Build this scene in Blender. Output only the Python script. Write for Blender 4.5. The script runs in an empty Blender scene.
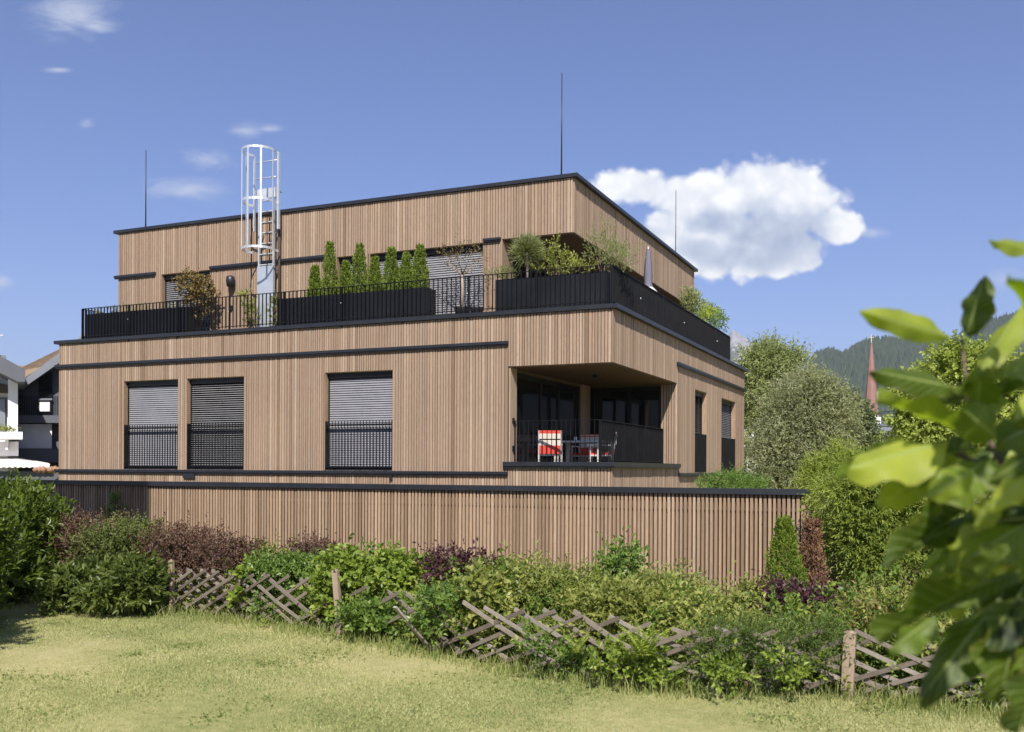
import bpy, math, random
import numpy as np
from mathutils import Matrix, Vector

rng = np.random.default_rng(11)
random.seed(5)
S = bpy.context.scene
COL = S.collection
R = math.radians

# ------------------------------------------------------------------ camera numbers
CAM = np.array([6.1644, -18.7348, -0.1721])
CR = np.array([0.91341511, 0.40699805, 0.00504188])
CU = np.array([-5.15396e-03, -8.20903e-04, 0.99998638])
CF = np.array([-0.40699665, 0.91342866, -0.00134783])
FPX, SY = 985.22, 105.365
LAWN = -1.82
HAZE = .00013


def ray(px, py):
    return CF + CR * ((px - 512) / FPX) - CU * ((py - 366 - SY) / FPX)


def at(px, py, depth):                       # world point at a distance along the view
    return CAM + ray(px, py) * depth


def on_y(px, py, y):
    d = ray(px, py)
    return CAM + d * ((y - CAM[1]) / d[1])


def on_x(px, py, x):
    d = ray(px, py)
    return CAM + d * ((x - CAM[0]) / d[0])


def sstep(a, b, x):
    t = np.clip((x - a) / (b - a), 0, 1)
    return t * t * (3 - 2 * t)


FENCE = np.array([(-6.5, -9.55), (-3.6, -9.85), (-1.9, -10.04), (0.63, -10.5), (2.75, -11.3), (4.1, -11.55), (5.47, -11.12),
                  (6.5, -11.25), (9.5, -11.6), (15, -12.2)])


def fence_y(x):
    return np.interp(x, FENCE[:, 0], FENCE[:, 1])


def gz(x, y):                                # height of the ground
    x = np.asarray(x, float); y = np.asarray(y, float)
    d = y - fence_y(x)
    return LAWN - 0.45 * sstep(0.2, 5.0, d) - 0.25 * sstep(6, 14, d)


# ------------------------------------------------------------------ mesh collector
class MB:
    def __init__(s):
        s.v = []; s.f = []; s.t = []; s.n = 0

    def add(s, verts, faces, tone=0.5):
        verts = np.asarray(verts, float)
        s.v.append(verts)
        n = s.n
        for f in faces:
            s.f.append([i + n for i in f])
        if np.ndim(tone) == 0:
            s.t += [float(tone)] * len(faces)
        else:
            s.t += list(tone)
        s.n += len(verts)

    def box(s, x0, x1, y0, y1, z0, z1, tone=0.5):
        v = [(x0, y0, z0), (x1, y0, z0), (x1, y1, z0), (x0, y1, z0), (x0, y0, z1), (x1, y0, z1), (x1, y1, z1), (x0, y1, z1)]
        s.add(v, [(0, 3, 2, 1), (4, 5, 6, 7), (0, 1, 5, 4), (1, 2, 6, 5), (2, 3, 7, 6), (3, 0, 4, 7)], tone)

    def beam(s, p0, p1, w, h, up=(0, 0, 1), tone=0.5):
        p0 = np.asarray(p0, float); p1 = np.asarray(p1, float)
        d = p1 - p0; d /= np.linalg.norm(d)
        sd = np.cross(d, up)
        if np.linalg.norm(sd) < 1e-6: sd = np.array([1., 0, 0])
        sd /= np.linalg.norm(sd); u = np.cross(sd, d)
        v = []
        for p in (p0, p1):
            for a, b in ((-1, -1), (1, -1), (1, 1), (-1, 1)):
                v.append(p + sd * a * w / 2 + u * b * h / 2)
        s.add(v, [(0, 1, 2, 3), (7, 6, 5, 4), (0, 4, 5, 1), (1, 5, 6, 2), (2, 6, 7, 3), (3, 7, 4, 0)], tone)

    def tube(s, pts, rad, n=7, tone=0.5, closed=False):
        pts = np.asarray(pts, float); m = len(pts)
        rad = np.full(m, rad) if np.ndim(rad) == 0 else np.asarray(rad)
        d = np.gradient(pts, axis=0) if not closed else np.roll(pts, -1, 0) - np.roll(pts, 1, 0)
        d /= np.linalg.norm(d, axis=1)[:, None] + 1e-12
        ref = np.array([0.31, 0.17, 0.93]) if abs(d[0][2]) < .9 else np.array([1., .1, 0])
        v = []
        for i in range(m):
            a = np.cross(d[i], ref); a /= np.linalg.norm(a); b = np.cross(d[i], a)
            for k in range(n):
                t = 2 * math.pi * k / n
                v.append(pts[i] + rad[i] * (math.cos(t) * a + math.sin(t) * b))
        f = []
        for i in range(m if closed else m - 1):
            j = (i + 1) % m
            for k in range(n):
                f.append((i * n + k, i * n + (k + 1) % n, j * n + (k + 1) % n, j * n + k))
        if not closed:
            f.append(tuple(range(n))[::-1]); f.append(tuple((m - 1) * n + k for k in range(n)))
        s.add(v, f, tone)

    def lathe(s, c, prof, n=20, tone=0.5):
        v = []; f = []
        for r, z in prof:
            for k in range(n):
                t = 2 * math.pi * k / n
                v.append((c[0] + r * math.cos(t), c[1] + r * math.sin(t), c[2] + z))
        for i in range(len(prof) - 1):
            for k in range(n):
                f.append((i * n + k, i * n + (k + 1) % n, (i + 1) * n + (k + 1) % n, (i + 1) * n + k))
        f.append(tuple(range(n))[::-1]); f.append(tuple((len(prof) - 1) * n + k for k in range(n)))
        s.add(v, f, tone)

    def build(s, name, mat, parent=None, smooth=False):
        v = np.concatenate(s.v) if s.v else np.zeros((0, 3))
        if parent is not None:
            v = v - np.array(parent_origin(parent))
        me = bpy.data.meshes.new(name)
        me.from_pydata(v.tolist(), [], s.f)
        a = me.attributes.new('tone', 'FLOAT', 'FACE'); a.data.foreach_set('value', np.asarray(s.t, np.float32))
        if smooth: me.polygons.foreach_set('use_smooth', [True] * len(me.polygons))
        return link(name, me, mat, parent)


def parent_origin(p):
    o = np.zeros(3)
    while p is not None:
        o = o + np.array(p.location); p = p.parent
    return o


def link(name, me, mat, parent):
    me.materials.append(mat); me.update()
    o = bpy.data.objects.new(name, me); COL.objects.link(o)
    if parent is not None: o.parent = parent
    return o


def fast_mesh(name, v, nper, tone, mat, parent=None, smooth=False):
    """v: (n*nper,3) vertices, faces are consecutive runs of nper vertices."""
    if parent is not None: v = v - parent_origin(parent)
    n = len(v) // nper
    me = bpy.data.meshes.new(name)
    me.vertices.add(len(v)); me.vertices.foreach_set('co', v.astype(np.float32).ravel())
    me.loops.add(len(v)); me.loops.foreach_set('vertex_index', np.arange(len(v), dtype=np.int32))
    me.polygons.add(n)
    me.polygons.foreach_set('loop_start', (np.arange(n) * nper).astype(np.int32))
    me.polygons.foreach_set('loop_total', np.full(n, nper, np.int32))
    me.update(calc_edges=True)
    a = me.attributes.new('tone', 'FLOAT', 'FACE'); a.data.foreach_set('value', np.asarray(tone, np.float32))
    return link(name, me, mat, parent)


def tag(o, label=None, cat=None, group=None, kind=None):
    if label: o['label'] = label
    if cat: o['category'] = cat
    if group: o['group'] = group
    if kind: o['kind'] = kind
    return o


def thing(name, loc, label, cat, group=None):
    o = bpy.data.objects.new(name, None); COL.objects.link(o)
    o.empty_display_size = 0.2
    o.location = tuple(float(q) for q in loc)
    return tag(o, label, cat, group)


# ------------------------------------------------------------------ materials
def nmat(name):
    m = bpy.data.materials.new(name); m.use_nodes = True
    nt = m.node_tree
    b = nt.nodes['Principled BSDF']
    return m, nt, b


def N(nt, t, **kw):
    n = nt.nodes.new(t)
    for k, v in kw.items():
        if k.startswith('i_'):
            n.inputs[int(k[2:]) if k[2:].isdigit() else k[2:].replace('_', ' ')].default_value = v
        else: setattr(n, k, v)
    return n


def ramp(nt, stops, fac):
    r = nt.nodes.new('ShaderNodeValToRGB')
    e = r.color_ramp.elements
    while len(e) < len(stops): e.new(0.5)
    for i, (p, c) in enumerate(stops):
        e[i].position = p; e[i].color = (*c, 1)
    nt.links.new(fac, r.inputs[0])
    return r.outputs[0]


def mixc(nt, fac, a, b, mode='MIX'):
    m = nt.nodes.new('ShaderNodeMix'); m.data_type = 'RGBA'; m.blend_type = mode
    for sock, v in ((m.inputs[0], fac), (m.inputs[6], a), (m.inputs[7], b)):
        if isinstance(v, (int, float)): sock.default_value = v
        elif isinstance(v, tuple): sock.default_value = (*v, 1)
        else: nt.links.new(v, sock)
    return m.outputs[2]


def tone_node(nt):
    a = nt.nodes.new('ShaderNodeAttribute'); a.attribute_name = 'tone'
    return a.outputs['Fac']


def obj_coord(nt, scale=(1, 1, 1)):
    t = nt.nodes.new('ShaderNodeTexCoord'); m = nt.nodes.new('ShaderNodeMapping')
    m.inputs['Scale'].default_value = scale
    nt.links.new(t.outputs['Object'], m.inputs[0])
    return m.outputs[0]


def noise(nt, vec, scale, detail=4, rough=.6):
    n = nt.nodes.new('ShaderNodeTexNoise')
    n.inputs['Scale'].default_value = scale; n.inputs['Detail'].default_value = detail
    n.inputs['Roughness'].default_value = rough
    nt.links.new(vec, n.inputs['Vector'])
    return n.outputs['Fac']


def math_(nt, op, a, b=None, clamp=False):
    m = nt.nodes.new('ShaderNodeMath'); m.operation = op; m.use_clamp = clamp
    for i, v in enumerate((a, b)):
        if v is None: continue
        if isinstance(v, (int, float)): m.inputs[i].default_value = v
        else: nt.links.new(v, m.inputs[i])
    return m.outputs[0]


def bump(nt, b, h, strength=.3, dist=.01):
    n = nt.nodes.new('ShaderNodeBump'); n.inputs['Strength'].default_value = strength
    n.inputs['Distance'].default_value = dist
    nt.links.new(h, n.inputs['Height']); nt.links.new(n.outputs[0], b.inputs['Normal'])


def wood_mat(name, stops, rough=.75, grain=(9, 9, .9), stain=.25):
    m, nt, b = nmat(name)
    t = tone_node(nt)
    c = ramp(nt, stops, t)
    v = obj_coord(nt, grain)
    g = noise(nt, v, 6, 6, .7)
    c = mixc(nt, .55, c, ramp(nt, [(.25, (.55, .5, .47)), (.75, (1.25, 1.2, 1.16))], g), 'MULTIPLY')
    w = noise(nt, obj_coord(nt, (.5, .5, .25)), 1.7, 5, .65)
    c = mixc(nt, stain, c, ramp(nt, [(.32, (.6, .58, .58)), (.68, (1.12, 1.1, 1.08))], w), 'MULTIPLY')
    sk = noise(nt, obj_coord(nt, (3.2, 3.2, .10)), 2.2, 5, .65)      # weathering streaks down the boards
    c = mixc(nt, .5, c, ramp(nt, [(.36, (.80, .81, .83)), (.6, (1.05, 1.04, 1.03))], sk), 'MULTIPLY')
    kn = noise(nt, obj_coord(nt, (14, 14, 3.2)), 2.6, 2, .5)
    c = mixc(nt, math_(nt, 'GREATER_THAN', kn, .735), c, (.13, .075, .045))
    nt.links.new(c, b.inputs['Base Color']); b.inputs['Roughness'].default_value = rough
    b.inputs['Specular IOR Level'].default_value = .25
    bump(nt, b, g, .25, .004)
    return m


def plain(name, col, rough=.5, metal=0., spec=.5, var=.12, scale=3.0, bmp=0.):
    m, nt, b = nmat(name)
    v = obj_coord(nt)
    g = noise(nt, v, scale, 6, .65)
    lo = tuple(max(0, c * (1 - var)) for c in col); hi = tuple(c * (1 + var) for c in col)
    c = ramp(nt, [(.3, lo), (.7, hi)], g)
    nt.links.new(c, b.inputs['Base Color'])
    nt.links.new(ramp(nt, [(.3, (rough * .85,) * 3), (.7, (min(1, rough * 1.15),) * 3)], g), b.inputs['Roughness'])
    b.inputs['Metallic'].default_value = metal; b.inputs['Specular IOR Level'].default_value = spec
    if bmp: bump(nt, b, noise(nt, v, scale * 12, 4), bmp, .004)
    return m


def leaf_mat(name, dark, mid, light, rough=.5, trans=.3, tcol=None, clump=2.0, spec=.4):
    m, nt, b = nmat(name)
    t = tone_node(nt)
    g = noise(nt, obj_coord(nt), clump, 3, .6)
    f = math_(nt, 'ADD', math_(nt, 'MULTIPLY', t, .7), math_(nt, 'MULTIPLY', math_(nt, 'SUBTRACT', g, .35), .6), True)
    c = ramp(nt, [(.08, dark), (.5, mid), (.95, light)], f)
    nt.links.new(c, b.inputs['Base Color']); b.inputs['Roughness'].default_value = rough
    b.inputs['Specular IOR Level'].default_value = spec
    tr = nt.nodes.new('ShaderNodeBsdfTranslucent')
    nt.links.new(mixc(nt, 1.0, c, tcol or (1.5, 1.5, .7), 'MULTIPLY'), tr.inputs[0])
    mx = nt.nodes.new('ShaderNodeMixShader'); mx.inputs[0].default_value = trans
    nt.links.new(b.outputs[0], mx.inputs[1]); nt.links.new(tr.outputs[0], mx.inputs[2])
    nt.links.new(mx.outputs[0], nt.nodes['Material Output'].inputs[0])
    return m


M = {}
M['clad'] = wood_mat('larch_cladding', [(.0, (.205, .145, .102)), (.22, (.292, .21, .150)), (.4, (.305, .235, .178)), (.55, (.325, .235, .172)), (.75, (.365, .275, .20)), (1, (.42, .335, .26))])
M['wallclad'] = wood_mat('larch_garden_wall', [(.0, (.235, .165, .11)), (.3, (.325, .23, .152)), (.5, (.33, .25, .178)), (.75, (.375, .268, .18)), (1, (.44, .335, .24))])
M['reveal'] = wood_mat('larch_board', [(.0, (.28, .20, .135)), (1, (.34, .25, .17))], grain=(5, 5, .7))
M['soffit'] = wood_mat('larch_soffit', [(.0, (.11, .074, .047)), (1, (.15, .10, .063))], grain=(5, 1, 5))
M['backing'] = plain('dark_backing_board', (.075, .053, .038), .9)
M['wallcore'] = plain('brown_wall_core', (.13, .09, .06), .9)
M['metal'] = plain('anthracite_metal', (.016, .018, .024), .42, .0, .45, .2, 2.0)
M['railing'] = plain('black_powder_coat', (.0045, .0045, .006), .5, 0, .3, .2)
M['planter'] = plain('black_planter_sheet', (.006, .007, .011), .5, 0, .3, .25, 1.5)
M['blind'] = plain('silver_grey_blind', (.225, .225, .245), .5, .15, .5, .06)
M['blind_dark'] = plain('darker_open_blind', (.30, .30, .31), .45, .3, .5, .06)
M['glass'] = plain('dark_window_glass', (.010, .011, .013), .03, 0, .6, .1)
M['frame'] = plain('black_window_frame', (.006, .006, .007), .4, 0, .35)
M['galv'] = plain('galvanised_steel', (.62, .64, .66), .42, .55, .5, .1, 6)
M['plate'] = plain('grey_sheet_plate', (.42, .46, .52), .4, .4, .5, .08)
M['deck'] = plain('terrace_slab', (.11, .10, .095), .85)
M['concrete'] = plain('concrete', (.33, .32, .30), .9, bmp=.3)
M['white'] = plain('white_render', (.72, .72, .72), .85, var=.05, bmp=.1)
M['greyclad'] = plain('slate_grey_boards', (.085, .092, .11), .7, var=.12)
M['greyfascia'] = plain('grey_fascia', (.16, .175, .20), .6, var=.06)
M['tile'] = plain('brown_roof_tile', (.27, .19, .13), .85, var=.25, scale=8)
M['darkwood'] = plain('dark_brown_wood', (.05, .035, .025), .8)
M['awning'] = plain('cream_awning_cloth', (.66, .60, .55), .85, var=.05)
M['terracotta'] = plain('terracotta', (.30, .17, .11), .8)
M['weathered'] = wood_mat('weathered_grey_wood', [(.0, (.13, .11, .09)), (.5, (.215, .19, .16)), (1, (.36, .335, .30))], .9, (6, 6, 6), .5)
M['post'] = wood_mat('weathered_post_wood', [(.0, (.25, .19, .14)), (1, (.36, .29, .22))], .9, (14, 14, 2), .4)
M['bark'] = plain('brown_bark', (.10, .07, .05), .95, var=.4, scale=12, bmp=.5)
M['paletrunk'] = plain('pale_bark', (.30, .25, .20), .9, var=.3, scale=10)
M['soil'] = plain('bed_soil', (.085, .062, .042), .95, var=.4, scale=5, bmp=.6)
M['stone'] = plain('pale_stone', (.5, .49, .47), .9, var=.2, scale=5, bmp=.4)
M['pot'] = plain('dark_pot', (.03, .03, .035), .5)
M['red'] = plain('red_fabric', (.62, .06, .04), .8, var=.1)
M['pale'] = plain('pale_fabric', (.62, .55, .48), .8, var=.05)
M['chairframe'] = plain('light_frame_metal', (.6, .58, .55), .4, .3)
M['parasol'] = plain('grey_parasol_cloth', (.13, .125, .17), .85)
M['parasolhem'] = plain('pale_parasol_hem', (.62, .62, .62), .8)
M['spire'] = plain('red_spire_shingle', (.235, .125, .108), .85, var=.15, scale=.4)
M['gold'] = plain('gilded_cross', (.6, .55, .4), .4, .5)

L_ = leaf_mat
M['laurel'] = L_('laurel_leaf', (0.036, 0.062, 0.009), (0.105, 0.155, 0.02), (0.235, 0.285, 0.05), .42, 0.42, spec=.4)
M['laurel2'] = L_('laurel_leaf_low', (0.045, 0.07, 0.016), (0.115, 0.155, 0.034), (0.28, 0.31, 0.1), .42, 0.42, spec=.4)
M['barberry'] = L_('barberry_leaf', (0.07, 0.046, 0.032), (0.165, 0.1, 0.072), (0.27, 0.2, 0.12), .55, 0.42, (1.4, .9, .7))
M['barbgreen'] = L_('barberry_green_leaf', (0.0672, 0.0896, 0.0202), (0.1456, 0.1792, 0.0504), (0.2800, 0.2912, 0.1008), .55, 0.42)
M['vine'] = L_('vine_leaf', (0.0784, 0.1344, 0.0179), (0.2128, 0.2856, 0.0448), (0.3808, 0.4256, 0.0896), .5, 0.42)
M['ivy'] = L_('ivy_leaf', (0.0618, 0.1159, 0.0247), (0.1546, 0.2395, 0.0494), (0.3246, 0.3864, 0.1082), .4, 0.42)
M['purple'] = L_('purple_leaf', (0.0300, 0.0150, 0.0180), (0.0950, 0.0400, 0.0480), (0.1800, 0.0900, 0.0900), .5, 0.35, (1.4, .8, .8))
M['olive'] = L_('yellow_green_leaf', (0.1057, 0.1322, 0.0264), (0.2775, 0.3040, 0.0793), (0.5022, 0.4890, 0.1586), .55, 0.42)
M['feather'] = L_('feathery_leaf', (0.1004, 0.1380, 0.0276), (0.2634, 0.3011, 0.0815), (0.4641, 0.4641, 0.1756), .55, 0.42)
M['juniper'] = L_('juniper_needle', (0.0444, 0.0814, 0.0176), (0.1256, 0.1848, 0.0444), (0.2662, 0.3104, 0.0887), .55, 0.42)
M['fern'] = L_('fern_frond', (0.2, 0.26, 0.04), (0.34, 0.42, 0.08), (0.48, 0.54, 0.14), .5, .4)
M['thuja'] = L_('thuja_spray', (0.0784, 0.1288, 0.0157), (0.1792, 0.2520, 0.0314), (0.3136, 0.3808, 0.0672), .55, 0.42)
M['thujacone'] = L_('young_thuja_spray', (0.075, 0.12, 0.014), (0.175, 0.24, 0.03), (0.29, 0.34, 0.07), .55, .3)
M['dead'] = L_('dead_thuja_spray', (0.13, 0.07, 0.04), (0.25, 0.14, 0.08), (0.36, 0.23, 0.14), .8, .2, (1.2, .9, .7))
M['cypress'] = L_('cypress_spray', (0.0720, 0.1260, 0.0168), (0.2400, 0.3000, 0.0540), (0.4560, 0.4800, 0.1200), .55, 0.42, clump=1.2)
M['willow'] = L_('willow_leaf', (0.15, 0.17, 0.095), (0.31, 0.33, 0.205), (0.5, 0.5, 0.34), .55, 0.45, clump=.6)
M['birch'] = L_('birch_leaf', (0.15, 0.18, 0.075), (0.31, 0.35, 0.16), (0.5, 0.52, 0.28), .55, 0.45, clump=.6)
M['darktree'] = L_('dark_tree_leaf', (0.0650, 0.0910, 0.0364), (0.1300, 0.1625, 0.0715), (0.2340, 0.2600, 0.1170), .55, 0.4, clump=.6)
M['maple'] = L_('maple_leaf', (0.1440, 0.1920, 0.0300), (0.3000, 0.3600, 0.0780), (0.4560, 0.5040, 0.1440), .55, 0.42, clump=.6)
M['shrubgreen'] = L_('fresh_green_leaf', (0.06, 0.12, 0.02), (0.145, 0.23, 0.045), (0.26, 0.35, 0.08), .5, .3)
M['reddish'] = L_('reddish_foliage', (0.1, 0.08, 0.025), (0.22, 0.17, 0.06), (0.36, 0.27, 0.11), .6, .3, (1.3, 1, .7))
M['olivetree'] = L_('grey_green_leaf', (.14, .17, .06), (.26, .29, .12), (.40, .42, .22), .55, .3)
M['forest'] = L_('forest_tree', (.022, .036, .018), (.038, .058, .026), (.06, .08, .035), .9, .05, clump=.004)
M['bigleaf'] = L_('broad_leaf', (0.022, 0.042, 0.005), (0.125, 0.185, 0.015), (0.4, 0.43, 0.07), .5, 0.45, (1.8, 2.0, .45), clump=6, spec=.35)
M['grass'] = L_('grass_blade', (0.17, 0.22, 0.07), (0.355, 0.375, 0.155), (0.5, 0.455, 0.255), .6, .3, (1.3, 1.25, .8), clump=.9)
M['tallgrass'] = L_('tall_grass_blade', (0.1, 0.15, 0.03), (0.23, 0.27, 0.08), (0.44, 0.41, 0.19), .6, .35)


def ground_mat():
    m, nt, b = nmat('dry_lawn')
    v = obj_coord(nt)
    n1 = noise(nt, v, .55, 5, .6); n2 = noise(nt, v, 9, 6, .7); n3 = noise(nt, v, 70, 3, .6)
    f = math_(nt, 'ADD', math_(nt, 'MULTIPLY', n1, .7), math_(nt, 'MULTIPLY', n2, .45))
    c = ramp(nt, [(.38, (.15, .18, .06)), (.58, (.31, .295, .13)), (.78, (.44, .385, .22))], f)
    c = mixc(nt, .45, c, ramp(nt, [(.3, (.55, .55, .5)), (.7, (1.25, 1.22, 1.2))], n3), 'MULTIPLY')
    nt.links.new(c, b.inputs['Base Color']); b.inputs['Roughness'].default_value = .95
    b.inputs['Specular IOR Level'].default_value = .1
    bump(nt, b, n3, .5, .02)
    return m


M['lawn'] = ground_mat()


def hill_mat(name, forest, rock, thr, sc):
    m, nt, b = nmat(name)
    v = obj_coord(nt, (1, 1, .45))
    n1 = noise(nt, v, sc, 6, .62); n2 = noise(nt, v, sc * 9, 5, .7)
    ra = nt.nodes.new('ShaderNodeAttribute'); ra.attribute_name = 'rock'
    f = math_(nt, 'GREATER_THAN', math_(nt, 'ADD', math_(nt, 'MULTIPLY', ra.outputs['Fac'], .3), math_(nt, 'ADD', n1, math_(nt, 'MULTIPLY', n2, .25))), thr)
    cf = ramp(nt, [(.3, tuple(q * .7 for q in forest)), (.7, tuple(q * 1.3 for q in forest))], n2)
    cr = ramp(nt, [(.3, tuple(q * .65 for q in rock)), (.7, tuple(q * 1.25 for q in rock))], n2)
    nt.links.new(mixc(nt, f, cf, cr), b.inputs['Base Color'])
    b.inputs['Roughness'].default_value = .95; b.inputs['Specular IOR Level'].default_value = .1
    bump(nt, b, n2, 1, 12)
    return m


M['hill'] = hill_mat('wooded_hill', (.045, .062, .028), (.36, .34, .31), .755, .0035)
M['rockmt'] = hill_mat('grey_rock_mountain', (.11, .12, .10), (.30, .295, .30), .58, .004)

# ------------------------------------------------------------------ foliage tools


def unit(a):
    return a / (np.linalg.norm(a, axis=-1, keepdims=True) + 1e-9)


def leaf_polys(P, D, L, W, fold=.25, shape=6, up=None):
    """Leaves starting at P along D; two faces each, folded on the midrib. Returns verts, verts per face."""
    n = len(P)
    D = unit(D)
    ref = rng.normal(size=(n, 3)) * .5 + (np.array([0, 0, 1.]) if up is None else up)
    Sd = unit(np.cross(D, ref)); Nn = np.cross(Sd, D)
    L = np.broadcast_to(np.asarray(L, float), (n,))[:, None]; W = np.broadcast_to(np.asarray(W, float), (n,))[:, None]
    f = fold * W
    tip = P + D * L - Nn * L * .12
    if shape == 6:
        a1 = P + D * L * .32 + Sd * W * .46 + Nn * f; a2 = P + D * L * .70 + Sd * W * .40 + Nn * f * .8
        b1 = P + D * L * .32 - Sd * W * .46 + Nn * f; b2 = P + D * L * .70 - Sd * W * .40 + Nn * f * .8
        v = np.stack([P, a1, a2, tip, P, tip, b2, b1], 1).reshape(-1, 3)
        return v, 4
    a = P + D * L * .45 + Sd * W * .5 + Nn * f; b = P + D * L * .45 - Sd * W * .5 + Nn * f
    v = np.stack([P, a, tip, P, tip, b], 1).reshape(-1, 3)
    return v, 3


def shoots(O, D, length, k, leafL, leafW, spread=.9, droop=.0, shape=3, tone_lo=0., tone_hi=1., face=None):
    """k leaves in a spiral along every shoot."""
    n = len(O); D = unit(D)
    ref = unit(rng.normal(size=(n, 3)))
    A = unit(np.cross(D, ref)); B = np.cross(D, A)
    length = np.broadcast_to(np.asarray(length, float), (n,))
    Ps, Ds, Ls = [], [], []
    ph = rng.random(n) * 6.28
    for i in range(k):
        t = (i + .6) / k + rng.normal(size=n) * .05
        a = ph + i * 2.4 + rng.normal(size=n) * .3
        per = A * np.cos(a)[:, None] + B * np.sin(a)[:, None]
        sp = spread * (1.15 - .5 * t) + rng.normal(size=n) * .15
        d = D * np.cos(sp)[:, None] + per * np.sin(sp)[:, None]
        d[:, 2] -= droop * rng.random(n)
        Ps.append(O + D * (length * t)[:, None]); Ds.append(d)
        Ls.append(leafL * (.7 + .5 * rng.random(n)))
    P = np.concatenate(Ps); Dd = np.concatenate(Ds); L = np.concatenate(Ls)
    v, nper = leaf_polys(P, Dd, L, L * (leafW / leafL), shape=shape, up=None if face is None else np.tile(face, (k, 1)))
    base = np.tile(rng.random(n), k) * .6 + rng.random(len(P)) * .4
    tone = np.repeat(tone_lo + (tone_hi - tone_lo) * base, 2)
    return v, nper, tone


def sample_lobes(lobes, n, shell=.55, upbias=.25):
    lobes = np.asarray(lobes, float)
    w = (lobes[:, 3] * lobes[:, 4] * lobes[:, 5]) ** .67
    idx = rng.choice(len(lobes), n, p=w / w.sum())
    d = unit(rng.normal(size=(n, 3)) + np.array([0, 0, upbias]))
    r = shell + (1.04 - shell) * rng.random(n) ** .7
    bumpy = 1 + .16 * np.sin(d[:, 0] * 5 + idx * 2.1) * np.cos(d[:, 1] * 6 + idx) + .12 * np.sin(d[:, 2] * 9 + d[:, 0] * 7 + idx)
    P = lobes[idx, :3] + d * lobes[idx, 3:] * (r * bumpy)[:, None]
    return P, d


def stems(base, ends, r0=.02, mat='bark', parent=None, name='stem'):
    mb = MB()
    base = np.asarray(base, float)
    for e in ends:
        e = np.asarray(e, float); d = e - base
        mid = base + d * .5 + np.array([rng.normal() * .08, rng.normal() * .08, .05]) * np.linalg.norm(d)
        t = np.linspace(0, 1, 7)[:, None]
        pts = (1 - t) ** 2 * base + 2 * t * (1 - t) * mid + t ** 2 * e
        mb.tube(pts, np.linspace(r0, r0 * .3, 7), 6)
    return mb.build(name, M[mat], parent, True)


def shrub(name, label, cat, base, lobes, n, k, L, W, mat, length=.14, spread=.9, droop=.1, shell=.5, shape=3,
          group=None, up=.5, stem=True, stem_r=.018, stem_mat='bark', tone=(0, 1), upbias=.25):
    o = thing(name, base, label, cat, group)
    P, d = sample_lobes(lobes, n, shell, upbias)
    g = gz(P[:, 0], P[:, 1]) + .02
    D = d * .8 + np.array([0, 0, up]) + rng.normal(size=(n, 3)) * .4
    if base[2] < 2: P[:, 2] = np.maximum(P[:, 2], g)
    if base[2] < 0:                                          # ragged outline: whole clumps pushed in or out
        c_ = P.mean(0); wob = np.sin(P[:, 0] * 9.1 + c_[1]) * np.sin(P[:, 1] * 8.3 + 1) + .7 * np.sin(P[:, 0] * 17 + P[:, 2] * 13 + c_[0])
        P = P + d * (wob * .05)[:, None]
    lens = length * (.6 + .8 * rng.random(n))
    nl = n // 14                                             # some long leaders stand out of the mass
    lens[:nl] *= 1.6; D[:nl] += [0, 0, .5]
    v, nper, t = shoots(P, D, lens, k, L, W, spread, droop, shape, *tone, face=d * .9 + [0, 0, .55])
    fast_mesh('foliage', v, nper, t, M[mat], o)
    if stem:
        stems(base, [np.array(l[:3]) + np.array([0, 0, l[5] * .4]) for l in lobes][:9], stem_r, stem_mat, o)
    return o


def cone_plant(name, label, cat, base, h, r, n, mat, L=.05, W=.022, k=5, group=None, stem_mat='bark', top=.03):
    o = thing(name, base, label, cat, group)
    t = rng.random(n) ** 1.35
    prof = np.where(t < .22, .78 + t, 1.0) * (1 - np.clip((t - .1) / .9, 0, 1) ** 1.25)
    a = rng.random(n) * 6.283
    rr = (r * prof + top) * (.55 + .45 * rng.random(n) ** .5) * (1 + .15 * np.sin(a * 3 + t * 14) + .1 * np.sin(a * 7 - t * 25))
    P = np.stack([base[0] + rr * np.cos(a), base[1] + rr * np.sin(a), base[2] + h * (.02 + .93 * t)], 1)
    D = np.stack([np.cos(a) * .55, np.sin(a) * .55, np.full(n, 1.0)], 1) + rng.normal(size=(n, 3)) * .25
    v, nper, tn = shoots(P, D, L * 1.8, k, L, W, .6, 0, 3, face=np.stack([np.cos(a), np.sin(a), 0 * a + .4], 1))
    fast_mesh('foliage', v, nper, tn, M[mat], o)
    mb = MB(); mb.tube([base, np.array(base) + [0, 0, h * .5], np.array(base) + [0, 0, h * .93]], [r * .12 + .008, r * .07 + .004, .003], 6)
    mb.build('trunk', M[stem_mat], o, True)
    return o


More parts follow.
